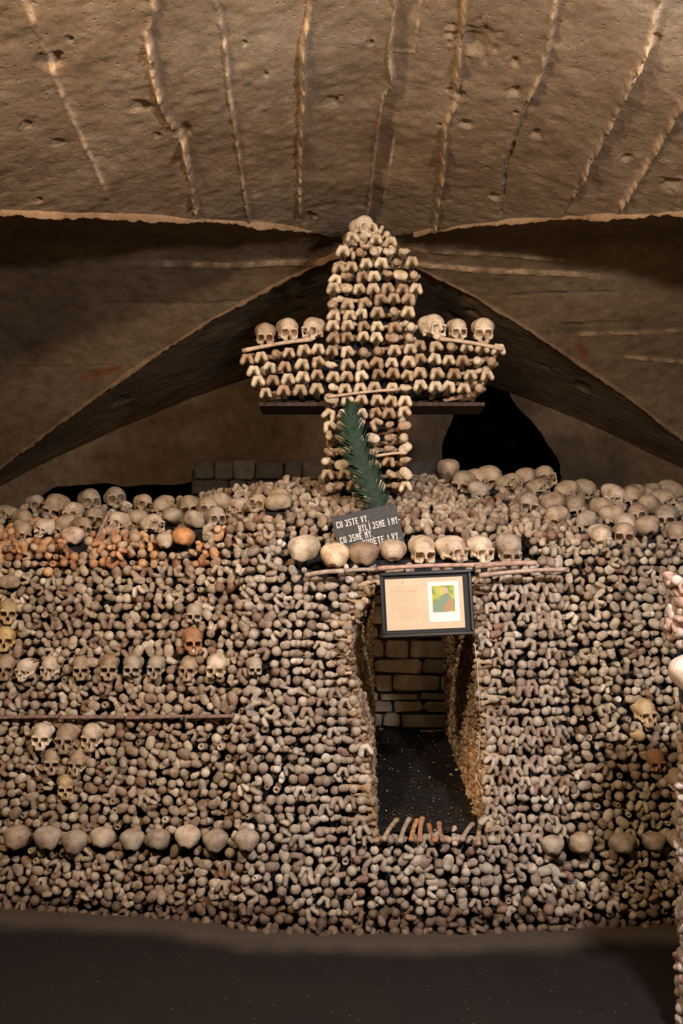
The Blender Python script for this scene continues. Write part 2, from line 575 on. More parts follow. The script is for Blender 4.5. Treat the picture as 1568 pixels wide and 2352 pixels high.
# far web
nu, nv = 240, 120
u = np.linspace(-3.5, 3.5, nu)[:, None] + X0
t = np.linspace(0, 1, nv)[None, :]
y1 = Y_END + 0 * u
y0 = np.minimum(YC + K2 * np.abs(u - X0), Y_END - 0.02)
Xc = u + 0 * t
Yc_ = y0 + (y1 - y0) * t
PITS_C = [(1030, 660, .07), (1075, 680, .07), (1040, 725, .06), (1085, 715, .06), (1252, 843, .04), (1430, 830, .14), (1425, 880, .12), (1250, 690, .05), (240, 900, .12), (275, 920, .12), (1340, 890, .1)]
Zc = vault_patch(Xc, Yc_, [], 61, PITS_C)
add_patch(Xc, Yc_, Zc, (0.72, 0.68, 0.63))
ceil = obj('ceiling', mesh_np('ceiling', np.concatenate(Vs), np.concatenate(Fs), True, np.concatenate(Ts)), M_CONC)
structure(ceil, 'groined concrete vault with rough board seams over the bone wall', 'ceiling')


def lip(name, path, drop, thick, seed, dy=0.0):
    """ragged strip of concrete hanging where two webs meet"""
    P = []
    for a, b in zip(path[:-1], path[1:]):
        for k in range(24):
            P.append(np.array(a) + (np.array(b) - np.array(a)) * k / 24)
    P.append(np.array(path[-1]))
    P = np.array(P); n = len(P)
    arc = np.cumsum(np.r_[0, np.linalg.norm(np.diff(P, axis=0), axis=1)])
    dr = drop * (0.9 + 0.55 * vnoise(arc, arc * 0, seed, 3.5) + 0.35 * vnoise(arc, arc * 0, seed + 2, 22) + .15 * vnoise(arc, arc * 0, seed + 4, 70))
    dr = np.maximum(dr, 0.002)
    V = np.zeros((n, 5, 3))
    for k, (oy, oz) in enumerate([(-thick, 0.03), (-thick * 0.9, -0.25), (-thick * 0.25, -0.95), (thick * 0.3, -1.0), (thick, 0.03)]):
        V[:, k] = P
        V[:, k, 1] += oy + dy
        V[:, k, 2] += np.where(oz > 0, oz, oz * dr)
    F = grid_faces(n, 5)
    me = mesh_np(name, V.reshape(-1, 3), F, True, (1.25, 1.1, 0.95))
    o = obj(name, me, M_CONC)
    return structure(o, None)


def groin(sgn, front, s0, s1):
    out = []
    for s in np.linspace(s0, s1, 14):
        out.append((X0 + sgn * s, YC + (-K1 * s if front else K2 * s), float(crown(s))))
    return out


structure(lip('trim_1', groin(-1, True, 0.25, 3.1), 0.028, 0.02, 3), 'pale ragged concrete ridge along the vault groin left of the cross', 'trim')
structure(lip('trim_2', groin(1, True, 0.30, 3.1), 0.022, 0.02, 8), 'pale ragged concrete ridge along the vault groin right of the cross', 'trim')
structure(lip('trim_3', groin(-1, False, 0.1, 3.5), 0.022, 0.02, 13), 'thin plaster edge of the vault curving down to the left behind the cross', 'trim')
structure(lip('trim_4', groin(1, False, 0.1, 3.5), 0.018, 0.02, 18), 'thin plaster edge of the vault curving down to the right behind the cross', 'trim')

# far wall of the vault, with the shadow right of the cross built as a black hole
def back_wall():
    xs = np.linspace(-4.6, 4.9, 900); zs = np.linspace(0.0, 1.0, 200)
    X = xs[:, None] + 0 * zs[None, :]
    top = crown(X - X0) + 0.05
    Zb = 2.85 + 0.05 * vnoise(X, X * 0, 4, 5) - 0.4 * smooth(0.3, 1.0, X) - 0.08 * smooth(-1.2, -1.5, X) - 0.25 * smooth(-2.6, -2.95, X)  # lower edge leaves a black gap for the shade on this wall
    Z = Zb + (top - Zb) * zs[None, :]
    Y = Y_END + 0.02 + 0.03 * vnoise(X, Z, 5, 3) + 0.012 * vnoise(X, Z, 6, 12) - 0.35 * (top - Z) * 0.0
    F = grid_faces(len(xs), len(zs))
    cx = X.reshape(-1)[F].mean(1); cz = Z.reshape(-1)[F].mean(1)
    # hole in the outline of the cast shadow
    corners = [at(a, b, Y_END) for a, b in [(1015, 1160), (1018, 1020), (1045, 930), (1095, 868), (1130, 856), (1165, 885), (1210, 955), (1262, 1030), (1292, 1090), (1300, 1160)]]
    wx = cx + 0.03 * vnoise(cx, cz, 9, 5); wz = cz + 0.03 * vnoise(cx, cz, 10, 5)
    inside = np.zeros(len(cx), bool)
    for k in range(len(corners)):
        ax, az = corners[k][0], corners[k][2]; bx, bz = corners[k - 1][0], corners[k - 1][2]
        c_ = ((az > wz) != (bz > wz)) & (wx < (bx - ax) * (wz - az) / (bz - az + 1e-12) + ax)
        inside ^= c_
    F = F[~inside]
    me = mesh_np('wall_back', np.stack([X, Y, Z], -1).reshape(-1, 3), F, True, (0.62, 0.58, 0.52))
    o = obj('wall_back', me, M_CONC)
    structure(o, 'dark plastered end wall under the vault behind the cross', 'wall')
    # black box behind the hole, shade put into its colour
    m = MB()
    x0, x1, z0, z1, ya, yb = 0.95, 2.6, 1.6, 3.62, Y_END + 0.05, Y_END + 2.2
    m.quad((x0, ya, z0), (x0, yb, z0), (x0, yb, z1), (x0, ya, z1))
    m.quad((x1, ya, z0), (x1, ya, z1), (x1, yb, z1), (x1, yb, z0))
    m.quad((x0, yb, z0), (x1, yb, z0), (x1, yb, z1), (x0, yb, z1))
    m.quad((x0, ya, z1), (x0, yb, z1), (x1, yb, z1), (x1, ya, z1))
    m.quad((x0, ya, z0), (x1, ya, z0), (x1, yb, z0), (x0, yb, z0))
    n = m.build('wall_shadow_hole', M_SHADE_BLACK)
    structure(n, 'black hole standing for the cast shadow right of the bone cross', 'wall')


back_wall()


def masonry(name, x0, x1, z0, z1, y, rows, seed, label, colors, mortar=(0.05, 0.04, 0.032), gap=0.014, wmin=.12, wmax=.36):
    r = random.Random(seed)
    V, F, T = [], [], []

    def addbox(cx, cz, w, h, d, col, yy):
        n = len(V); b = min(0.018, w * .2, h * .2)
        ring = [(-w / 2 + b, -h / 2), (w / 2 - b, -h / 2), (w / 2, -h / 2 + b), (w / 2, h / 2 - b), (w / 2 - b, h / 2), (-w / 2 + b, h / 2), (-w / 2, h / 2 - b), (-w / 2, -h / 2 + b)]
        jit = [(r.uniform(-.008, .008), r.uniform(-.008, .008)) for _ in ring]
        for (dy, k) in ((0.10, 1), (-d * 0.5, 1), (-d, 0.86)):
            for (p, q) in zip(ring, jit):
                V.append((cx + p[0] * k + q[0], yy + dy, cz + p[1] * k + q[1])); T.append(col)
        for rr in range(2):
            for i in range(8):
                j = (i + 1) % 8
                F.append([n + rr * 8 + i, n + rr * 8 + j, n + rr * 8 + 8 + j, n + rr * 8 + 8 + i])
        F.append([n + 16 + i for i in range(8)])
    n = len(V)
    V += [(x0 - .1, y + .03, z0 - .1), (x1 + .1, y + .03, z0 - .1), (x1 + .1, y + .03, z1 + .1), (x0 - .1, y + .03, z1 + .1)]
    T += [mortar] * 4
    F.append([n, n + 1, n + 2, n + 3])
    z = z0
    hs = [r.uniform(*rows) for _ in range(60)]
    for h in hs:
        if z >= z1: break
        x = x0 - r.uniform(0, .2)
        while x < x1:
            w_ = r.uniform(wmin, wmax)
            c = r.choice(colors); k = r.uniform(0.8, 1.15)
            addbox(x + w_ / 2, z + h / 2, w_ - gap, h - gap, r.uniform(.02, .045), (c[0] * k, c[1] * k, c[2] * k), y)
            x += w_
        z += h
    me = mesh_np(name, np.array(V), F, False, np.array(T))
    return structure(obj(name, me, M_STONE), label, 'wall')


STONES = [(0.42, 0.31, 0.20), (0.36, 0.26, 0.16), (0.46, 0.35, 0.24), (0.33, 0.25, 0.17)]
masonry('wall_passage', 0.0, 1.0, 0.5, 2.2, 7.0, (.055, .16), 6, 'rough stone block wall closing the passage behind the bone wall', STONES)
masonry('wall_far_stone', -1.28, 0.8, 2.0, 2.80, 9.1, (.09, .20), 9, 'row of grey stone blocks low behind the skulls, left of the cross', [(0.16, 0.13, 0.10), (0.20, 0.165, 0.125)], wmin=.14, wmax=.34)
m = MB(); m.box((0.1, 10.9, 2.2), (9.6, .1, 4.4)); structure(m.build('wall_black_backing', M_SHADE_BLACK), 'added black backing for the shade under the end wall', 'wall')  # backing added so the gap under the end wall shows black

# ------------------------------------------------------------------ the bone wall surface
def base_y(x):
    x = np.asarray(x, float)
    y = np.interp(x, [-2.6, -1.8, -1.0, -0.4, 0.0, 1.0, 1.9, 2.6], [5.5, 5.32, 5.15, 5.00, 4.96, 4.98, 5.06, 5.2])
    return y + 0.05 * smooth(-0.45, -0.6, x) + 0.06 * smooth(1.08, 1.16, x)


def z_turn(x):
    """height where the face tips back into the heap"""
    return np.interp(x, [-2.2, -1.2, -0.6, -0.2, 0.2, 0.6, 1.0, 1.4, 2.0], [1.90, 1.93, 2.02, 2.05, 2.05, 2.02, 1.98, 1.90, 1.86])


def z_ridge(x):
    return np.interp(x, [-2.6, -1.6, -0.8, -0.3, 0.1, 0.45, 0.75, 1.2, 2.2], [2.20, 2.24, 2.27, 2.36, 2.42, 2.42, 2.38, 2.36, 2.30])


Z_SHELF = 1.775


def wall_y(x, z):
    x = np.asarray(x, float); z = np.asarray(z, float)
    y = base_y(x) + 0.075 * z + 0.03 * vnoise(x, z, 3, 2.2)
    y = y + 0.02 * (z < 0.12)
    sh = smooth(-0.36, -0.22, x) * smooth(1.02, 0.90, x)
    y = y + 0.16 * sh * (z > Z_SHELF)
    y = y + np.maximum(0, z - z_turn(x)) * 2.6
    return y


def hit_wall(px, py):
    d = ray(px, py)
    t = np.linspace(4.0, 8.5, 1800)
    P = CAM + d * t[:, None]
    f = P[:, 1] - wall_y(P[:, 0], P[:, 2])
    return P[np.argmax(f > 0)]


def wall_normal(x, z):
    e = 0.03
    dx = (wall_y(x + e, z) - wall_y(x - e, z)) / (2 * e)
    if abs(z - Z_SHELF) < 0.04: dz = 0.1
    else: dz = (wall_y(x, z + e) - wall_y(x, z - e)) / (2 * e)
    n = Vector((float(dx), -1.0, float(dz))); n.normalize()
    return n


# doorway outline, world x as function of z (left side leans), front plane
DOOR_Z0, DOOR_Z1 = 0.50, 1.72


def door_left(z):
    return np.interp(z, [0.4, 0.6, 0.9, 1.15, 1.35, 1.50, 1.72], [0.165, 0.16, 0.14, 0.075, 0.04, 0.06, 0.19])


def door_right(z):
    return np.interp(z, [0.4, 0.9, 1.72], [0.70, 0.69, 0.67])


def in_door(x, z, pad=0.0):
    return (z > DOOR_Z0 - pad) & (z < DOOR_Z1 + pad * .5) & (x > door_left(z) - pad) & (x < door_right(z) + pad)


# near-black core for the shade between the bone ends
def core():
    xs = np.linspace(-2.5, 2.6, 220); zs = np.linspace(-0.02, 2.45, 140)
    X, Z = np.meshgrid(xs, zs, indexing='ij')
    Y = wall_y(X, Z) + 0.11
    over = Z > z_ridge(X)
    Z2 = np.where(over, z_ridge(X), Z)
    Y = np.where(over, wall_y(X, z_ridge(X)) + 0.075 + (Z - z_ridge(X)) * 8, Y)
    F = grid_faces(len(xs), len(zs), flip=True)
    cx = X.reshape(-1)[F].mean(1); cz = Z2.reshape(-1)[F].mean(1)
    F = F[~in_door(cx, cz, 0.0)]
    o = obj('wall_core', mesh_np('wall_core', np.stack([X, Y, Z2], -1).reshape(-1, 3), F, True), M_SHADE_BACKING)
    structure(o, 'near-black core for the shade between the stacked bones', 'wall')


core()

# passage jambs, lintel and sloping heap
YB = 7.0


def jamb_pt(side, v, z):
    """v 0..1 front to back"""
    xf = door_left(z) if side < 0 else door_right(z)
    xb = 0.215 if side < 0 else 0.71
    y0 = wall_y(xf, z)
    return np.array([xf + (xb - xf) * v, y0 + (YB - y0) * v, z])


for side, nm in ((-1, 'wall_jamb_left'), (1, 'wall_jamb_right')):
    vs = np.linspace(0.03, 1, 30); zs = np.linspace(0.3, DOOR_Z1 + .02, 40)
    V = np.array([[jamb_pt(side, v, z) + np.array([side * 0.03, 0, 0]) for z in zs] for v in vs])
    o = obj(nm, mesh_np(nm, V.reshape(-1, 3), grid_faces(30, 40, flip=side > 0), True), M_SHADE_BACKING)
    structure(o, 'shade-dark %s side of the passage behind its bones' % ('left' if side < 0 else 'right'), 'wall')
m = MB(); m.box((0.42, 6.1, DOOR_Z1 + 0.07), (1.0, 1.9, 0.06)); structure(m.build('ceiling_passage', M_SHADE_BACKING), 'low dark ceiling of the passage', 'ceiling')

nu, nv = 60, 110
xs = np.linspace(-0.02, 0.86, nu)[:, None] + np.zeros((1, nv)); q = np.linspace(0, 1, nv)[None, :] + np.zeros((nu, 1))
Yh = 5.02 + (YB - 5.02) * q
Zh = 0.47 + 0.30 * q + 0.02 * vnoise(xs, Yh, 4, 7) + 0.008 * vnoise(xs, Yh, 5, 30)
heap = obj('gravel_heap', mesh_np('gravel_heap', np.stack([xs, Yh, Zh], -1).reshape(-1, 3), grid_faces(nu, nv, flip=True), True), M_HEAP)
tag(heap, 'dark heap of grit sloping up inside the passage under the framed notice', 'heap', kind='stuff')
# coins: a few hundred glints
V, F = [], []
for k in range(420):
    x = random.uniform(0.2, 0.69); qq = random.random() ** 1.5
    y = 5.08 + 1.8 * qq
    z = 0.47 + 0.30 * (y - 5.02) / (YB - 5.02) + 0.02 * float(vnoise(x, y, 4, 7)) + 0.008 * float(vnoise(x, y, 5, 30)) + 0.005
    R = Euler((random.gauss(0.25, .4), random.gauss(0, .35), random.random() * 6)).to_matrix()
    n = len(V); r_ = random.uniform(.006, .0105)
    for zz in (-.0008, .0008):
        for i in range(12):
            V.append(Vector((x, y, z)) + R @ Vector((math.cos(i * PI / 6) * r_, math.sin(i * PI / 6) * r_, zz)))
    F.append([n + 12 + i for i in range(12)]); F.append([n + 11 - i for i in range(12)])
    for i in range(12):
        j = (i + 1) % 12; F.append([n + i, n + j, n + 12 + j, n + 12 + i])
coins = obj('coins', mesh_np('coins', np.array([tuple(v) for v in V]), F, False), M_COIN)
tag(coins, 'small glinting coins strewn over the dark heap in the passage', 'coins', kind='stuff')

# floor
nu, nv = 260, 220
xs = np.linspace(-4.5, 4.5, nu)[:, None] + np.zeros((1, nv)); ys = np.linspace(-0.5, 5.9, nv)[None, :] + np.zeros((nu, 1))
edge = base_y(xs) - ys
dirt = 1 - smooth(0.10, 0.24, edge + 0.05 * vnoise(xs, ys, 3, 3) + 0.03 * vnoise(xs, ys, 8, 11))
Zf = 0.035 * dirt + 0.004 * vnoise(xs, ys, 2, 9) - 0.01
T = np.zeros((nu * nv, 3)); T[:, 0] = dirt.ravel(); T[:, 1] = T[:, 2] = T[:, 0]
fl = obj('floor', mesh_np('floor', np.stack([xs, ys, Zf], -1).reshape(-1, 3), grid_faces(nu, nv, flip=True), True, T), M_FLOOR)
structure(fl, 'dark trodden floor with a dusty strip along the foot of the bones', 'floor')
# side and rear walls of the hall, outside the view
for nm, c, s in (('wall_left', (-4.55, 2.6, 1.4), (.1, 6.4, 3.0)), ('wall_right', (4.85, 2.6, 1.4), (.1, 6.4, 3.0)), ('wall_rear', (0.1, -0.55, 2.2), (9.4, .1, 4.6))):
    m = MB(); m.box(c, s); o = m.build(nm, None)
    a = o.data.attributes.new('tint', 'FLOAT_COLOR', 'POINT'); a.data.foreach_set('color', [0.8, 0.75, 0.7, 1.0] * len(o.data.vertices))
    o.data.materials.append(M_CONC)
    structure(o, 'plastered side of the hall', 'wall')


# ------------------------------------------------------------------ signed distance shapes for bones and skulls
def ell(P, c, r):
    q = (P - np.array(c)) / np.array(r)
    k0 = np.linalg.norm(q, axis=1) + 1e-9
    k1 = np.linalg.norm(q / np.array(r), axis=1) + 1e-9
    return k0 * (k0 - 1) / k1


def cap(P, a, b, ra, rb=None):
    rb = ra if rb is None else rb
    a = np.array(a, float); b = np.array(b, float); ab = b - a
    t = np.clip(((P - a) @ ab) / (ab @ ab), 0, 1)
    return np.linalg.norm(P - a - t[:, None] * ab, axis=1) - (ra + (rb - ra) * t)


def su(a, b, k):
    h = np.clip(0.5 + 0.5 * (b - a) / k, 0, 1)
    return b * (1 - h) + a * h - k * h * (1 - h)


def ss(a, b, k):
    """a minus b"""
    h = np.clip(0.5 - 0.5 * (a + b) / k, 0, 1)
    return a * (1 - h) - b * h + k * h * (1 - h)


def cast(dirs, center, sdf, rmax, iters=90):
    t = np.full(len(dirs), rmax)
    for _ in range(iters):
        d = sdf(center + dirs * t[:, None])
        t = np.maximum(t - d * 0.7, 0.002)
    return center + dirs * t[:, None]


def bone_dirs(nseg, thetas):
    D = [(0, -1, 0)]
    for th in thetas:
        for k in range(nseg):
            p = 2 * PI * (k + 0.0) / nseg
            D.append((math.sin(th) * math.cos(p), -math.cos(th), math.sin(th) * math.sin(p)))
    D.append((0, 1, 0))
    F = []
    n = len(thetas)
    tri = []
    for k in range(nseg):
        j = (k + 1) % nseg
        tri.append((0, 1 + j, 1 + k, 1 + k))
        for i in range(n - 1):
            F.append((1 + i * nseg + k, 1 + i * nseg + j, 1 + (i + 1) * nseg + j, 1 + (i + 1) * nseg + k))
        tri.append((1 + (n - 1) * nseg + k, 1 + (n - 1) * nseg + j, len(D) - 1, len(D) - 1))
    return np.array(D), F, tri


def bone_mesh(kind, L, nseg=18):
    th = list(np.linspace(0.16, 2.15, 13)) + [2.4, 2.65, 2.85, 2.98, PI - 0.09, PI - 0.05, PI - 0.03]
    if kind == 0: nseg, th = 28, list(np.linspace(0.12, 2.15, 19)) + th[13:]
    D, Fq, Ft = bone_dirs(nseg, th)
    c = np.array([0, 0.018, 0.006 if kind == 0 else 0.0])

    def sdf(P):
        sh = cap(P, (0, .03 if kind else .07, 0), (0, L, 0), .0145, .0135)
        if kind == 0:      # knee end of a thigh bone, two condyles with a notch
            Q = P * np.array([1, .62, 1])
            d = su(cap(Q, (-.014, 0, .012), (-.0235, 0, -.019), .0130, .0155), cap(Q, (.014, 0, .012), (.0230, 0, -.017), .0130, .0150), .005)
            d = su(d, ell(P, (0, .006, .013), (.024, .020, .0125)), .006)
            d = ss(d, ell(P, (0, -.004, -.034), (.0105, .045, .031)), .003)
            d = su(d, cap(P, (0, .03, .010), (0, .085, 0), .016, .013), .008)
            return su(d, sh, .006)
        if kind == 1:      # ball head with neck and trochanter
            d = ell(P, (0, 0, 0), (.0235, .0235, .0235))
            d = su(d, cap(P, (0, .01, 0), (.012, .05, 0), .0135, .018), .004)
            d = su(d, ell(P, (.026, .034, .004), (.016, .022, .015)), .006)
            return su(d, cap(P, (.012, .05, 0), (0, L, 0), .016, .013), .008)
        if kind == 2:      # shin plateau, kidney shaped
            d = su(ell(P, (-.018, .004, 0), (.021, .014, .024)), ell(P, (.018, .004, -.002), (.020, .014, .022)), .008)
            d = ss(d, ell(P, (0, 0, -.030), (.010, .03, .012)), .004)
            d = su(d, cap(P, (0, .012, 0), (0, .07, .0), .025, .015), .012)
            return su(d, sh, .008)
        if kind == 3:      # spool of an upper arm
            d = su(ell(P, (-.019, 0, 0), (.012, .016, .017)), ell(P, (.014, 0, 0), (.015, .013, .014)), .003)
            d = su(d, ell(P, (.030, .012, .002), (.009, .014, .010)), .004)
            d = su(d, cap(P, (0, .015, 0), (0, .07, 0), .019, .012), .012)
            return su(d, sh, .006)
        if kind == 4:      # broken shaft, hollow
            d = cap(P, (0, .0, 0), (0, L, 0), .0165, .014)
            d = ss(d, ell(P, (0, -.020, 0), (.009, .045, .009)), .002)
            return d
        # rounded small head
        d = su(ell(P, (-.004, 0, .0), (.021, .017, .019)), ell(P, (.018, .012, .002), (.012, .016, .015)), .005)
        return su(d, cap(P, (0, .012, 0), (0, L, 0), .0145, .012), .012)
    V = cast(D, c, sdf, L + .03 if L > .05 else .2)
    V = V + np.random.RandomState(kind).normal(0, .0004, V.shape)
    return V, np.array(Fq), np.array(Ft)


BONES = [bone_mesh(k, 0.16, 16) for k in range(6)]
BONES_LONG = [bone_mesh(k, 0.36, 16) for k in range(6)]


def bone_me(V, Fq, Ft, name):
    faces = [tuple(f) for f in Fq.tolist()] + [tuple(f[:3]) for f in Ft.tolist()]
    me = mesh_np(name, V, faces)
    return me


BONE_ME = [bone_me(*b, 'bone_end') for b in BONES]
BONE_LME = [bone_me(*b, 'long_bone') for b in BONES_LONG]
for me in BONE_ME + BONE_LME: me.materials.append(M_BONE)


def frame_from(normal, roll):
    """matrix whose local -Y points along normal (outwards)"""
    y = -Vector(normal).normalized()
    z = Vector((0, 0, 1)); z = (z - y * z.dot(y)).normalized()
    x = y.cross(z).normalized()
    R = Matrix((x, y, z)).transposed()
    return R @ Matrix.Rotation(roll, 3, 'Y')


def packed(name, items, lib, mat=None):
    """many bones as one mesh; items: (pos, R, scale, kind, tint)"""
    Vs, Fs, Ts, o_ = [], [], [], 0
    for (p, R, s, k, tint) in items:
        V, Fq, Ft = lib[k]
        W = (V * s) @ np.array(R).T + np.array(p)
        Vs.append(W); Fs.append(Fq + o_)
        Ft2 = Ft + o_; Fs.append(Ft2)
        Ts.append(np.tile(np.array(tint, np.float32), (len(V), 1))); o_ += len(V)
    V = np.concatenate(Vs); Fc = np.concatenate(Fs); T = np.concatenate(Ts)
    # triangles were stored as degenerate quads: split
    tri = Fc[:, 2] == Fc[:, 3]
    me = bpy.data.meshes.new(name)
    q = Fc[~tri]; t3 = Fc[tri][:, :3]
    me.vertices.add(len(V)); me.vertices.foreach_set('co', V.astype(np.float32).ravel())
    loops = np.concatenate([q.ravel(), t3.ravel()]).astype(np.int32)
    me.loops.add(len(loops)); me.loops.foreach_set('vertex_index', loops)
    starts = np.concatenate([np.arange(len(q)) * 4, len(q) * 4 + np.arange(len(t3)) * 3]).astype(np.int32)
    me.polygons.add(len(starts)); me.polygons.foreach_set('loop_start', starts)
    me.update(calc_edges=True)
    a = me.attributes.new('tint', 'FLOAT_COLOR', 'POINT')
    c = np.ones((len(V), 4), np.float32); c[:, :3] = T
    a.data.foreach_set('color', c.ravel())
    me.polygons.foreach_set('use_smooth', [True] * len(me.polygons))
    me.materials.append(mat or M_BONE_A)
    return me


# ------------------------------------------------------------------ skulls
def skull_mesh(name, variant, seed):
    import bmesh
    bm = bmesh.new()
    bmesh.ops.create_icosphere(bm, subdivisions=5, radius=1.0)
    D = np.array([v.co[:] for v in bm.verts])
    Fc = np.array([[v.index for v in f.verts] for f in bm.faces])
    bm.free()
    D /= np.linalg.norm(D, axis=1)[:, None]
    # crowd the vertices towards the face
    D[:, 1] -= 0.35; D[:, 2] -= 0.18; D /= np.linalg.norm(D, axis=1)[:, None]
    c = np.array([0, .004, -.022])
    rs = np.random.RandomState(seed)
    jw, jl = rs.uniform(.96, 1.04), rs.uniform(.97, 1.05)

    def sdf(P):
        P = P / np.array([jw, jl, 1.0])
        d = ell(P, (0, .016, .002), (.067, .084, .064))
        d = su(d, ell(P, (0, -.030, 0), (.054, .054, .056)), .02)
        for sx in (-1, 1):
            d = su(d, ell(P, (sx * .037, .036, .014), (.036, .044, .038)), .016)
            if variant != 3:
                d = su(d, ell(P, (sx * .050, .014, -.050), (.010, .018, .020)), .012)     # mastoid
        if variant == 3:       # vault only, broken away below the brow
            d = su(d, ell(P, (0, .060, -.030), (.040, .034, .034)), .02)
            d = ss(d, ell(P, (0, -.075, -.070), (.050, .05, .034)), .004)
            d = ss(d, ell(P, (0, .02, -.125 + .004 * math.sin(seed)), (.12, .14, .066)), .008)
            d = ss(d, ell(P, (.012, .045, -.062), (.020, .09, .014)), .004)
            for sx in (-1, 1):
                d = ss(d, ell(P, (sx * .086, .0, -.050), (.030, .05, .034)), .01)
            return d
        d = su(d, cap(P, (-.042, -.073, -.014), (.042, -.073, -.014), .0105), .008)       # brow
        for sx in (-1, 1):
            d = su(d, cap(P, (sx * .0500, -.066, -.014), (sx * .0510, -.058, -.052), .0055), .005)
            d = su(d, ell(P, (sx * .040, -.060, -.067), (.017, .014, .011)), .007)
            d = su(d, cap(P, (sx * .050, -.054, -.062), (sx * .060, -.008, -.050), .005), .006)
        d = su(d, cap(P, (0, -.076, -.018), (0, -.089, -.046), .0075), .006)
        if variant != 2:
            d = su(d, ell(P, (0, -.052, -.084), (.037, .034, .028)), .010)
            d = su(d, cap(P, (-.020, -.074, -.098), (.020, -.074, -.098), .0085), .006)
        else:
            d = su(d, ell(P, (0, -.05, -.070), (.032, .026, .020)), .008)
        if variant == 2:
            d = ss(d, ell(P, (0.004, -.085, -.088), (.024, .045, .024)), .004)
        for sx in (-1, 1):
            d = ss(d, ell(P, (sx * .084, -.046, -.030), (.028, .030, .036)), .006)
        if variant != 2:
            ang = np.arctan2(P[:, 0], -(P[:, 1] + .040))
            d = d + 0.0022 * (np.cos(ang * 18) < -.4) * (P[:, 2] < -.097) * (P[:, 1] < -.05)
            d = np.maximum(d, -(P[:, 2] + .1085))
        d = ss(d, ell(P, (0, .035, -.150), (.13, .115, .083)), .010)
        return d
    V = cast(D, c, sdf, .20, 110)
    V += D * (0.0009 * vnoise(V[:, 0] * 60 + seed, V[:, 2] * 60 + V[:, 1] * 40, seed))[:, None]
    # drop the sphere's inner undercut crumbs by light smoothing through the shading only
    me = mesh_np(name, V, Fc, True)
    me.materials.append(M_SKULL)
    if variant == 3: return me
    # eye sockets and nose opening are cut in as real cavities
    cut = bmesh.new()

    def cavity(cx, cy, cz, rx, ry, rz, power, ang=0.0, flare=0.0):
        r = bmesh.ops.create_icosphere(cut, subdivisions=4, radius=1.0)
        for v in r['verts']:
            q = np.array(v.co[:])
            k = (abs(q[0]) ** power + abs(q[2]) ** power) ** (1 / power) / (math.hypot(q[0], q[2]) + 1e-9)
            x, y, z = q[0] / max(k, .6) * rx, q[1] * ry, q[2] / max(k, .6) * rz
            x *= 1 - flare * q[2]
            v.co = (cx + x * math.cos(ang) - z * math.sin(ang), cy + y, cz + x * math.sin(ang) + z * math.cos(ang))
    for sx in (-1, 1):
        cavity(sx * .0292 * jw, -.085 * jl, -.0375, .0215, .088, .0185, 2.8, -sx * .20)
    cavity(0, -.088 * jl, -.0700, .0132, .080, .0180, 2.0, 0, .35)
    if variant == 2: cavity(.003, -.080, -.098, .020, .045, .017, 2.2)
    cm = bpy.data.meshes.new('cut'); cut.to_mesh(cm); cut.free()
    a_ = bpy.data.objects.new('a', me); b_ = bpy.data.objects.new('b', cm)
    COL.objects.link(a_); COL.objects.link(b_)
    md = a_.modifiers.new('cut', 'BOOLEAN'); md.object = b_; md.operation = 'DIFFERENCE'; md.solver = 'EXACT'; md.use_self = True
    dg = bpy.context.evaluated_depsgraph_get()
    res = bpy.data.meshes.new_from_object(a_.evaluated_get(dg))
    res.name = name
    bpy.data.objects.remove(a_); bpy.data.objects.remove(b_); bpy.data.meshes.remove(cm)
    if len(res.materials) == 0: res.materials.append(M_SKULL)
    while len(res.materials) > 1: res.materials.pop()
    res.polygons.foreach_set('use_smooth', [True] * len(res.polygons))
    res.set_sharp_from_angle(angle=math.radians(42))
    return res


SK = {'face': [skull_mesh('skull', 0, 1), skull_mesh('skull', 1, 2)], 'worn': [skull_mesh('skull', 2, 3)], 'dome': [skull_mesh('skull', 3, 4), skull_mesh('skull', 3, 5)]}

LIGHT = (0.66, 0.52, 0.37)
PALE = (0.74, 0.61, 0.45)
TAN = (0.48, 0.35, 0.23)
GREY = (0.46, 0.37, 0.275)
BROWN = (0.33, 0.21, 0.13)
OCHRE = (0.58, 0.42, 0.22)
RUST = (0.46, 0.24, 0.12)
ORANGE = (0.62, 0.33, 0.16)

BLOCKS = []       # (px, py, rx, ry) where wall bones give way to skulls


def skull(px, py, w, kind, yaw, label, tint, group=None, pitch=0, roll=0, Y=None, out=0.0, block=True, cat='skull'):
    """w: width in photo pixels; yaw in degrees, 0 faces the camera, positive turns to the right of the photo"""
    if Y is None:
        P = hit_wall(px, py); Yd = P[1] - out
    else: Yd = Y
    P = at(px, py, Yd)
    depth = px_of(P)[2]
    s = (w / F_PX * depth) / 0.140 / (1 + .22 * abs(math.sin(math.radians(yaw))))
    lib = SK[kind]
    me = lib[(int(px) + int(py)) % len(lib)]
    o = bpy.data.objects.new('skull', me)
    COL.objects.link(o)
    o.location = (P[0], P[1], P[2] + 0.012 * s)
    o.scale = (s * random.uniform(.97, 1.03), s * random.uniform(.97, 1.05), s * random.uniform(.96, 1.04))
    o.rotation_euler = Euler((math.radians(pitch), math.radians(roll), math.radians(yaw)), 'XYZ')
    j = random.uniform(.93, 1.07)
    o.color = (tint[0] * j, tint[1] * j, tint[2] * j, 1)
    tag(o, label, cat, group)
    if block: BLOCKS.append((px, py, w * 0.50, w * 0.50))
    return o


ORD = ['first', 'second', 'third', 'fourth', 'fifth', 'sixth', 'seventh', 'eighth', 'ninth', 'tenth', 'eleventh', 'twelfth', 'thirteenth', 'fourteenth', 'fifteenth', 'sixteenth', 'seventeenth', 'eighteenth',
       'nineteenth', 'twentieth', 'twenty-first', 'twenty-second', 'twenty-third', 'twenty-fourth', 'twenty-fifth', 'twenty-sixth']

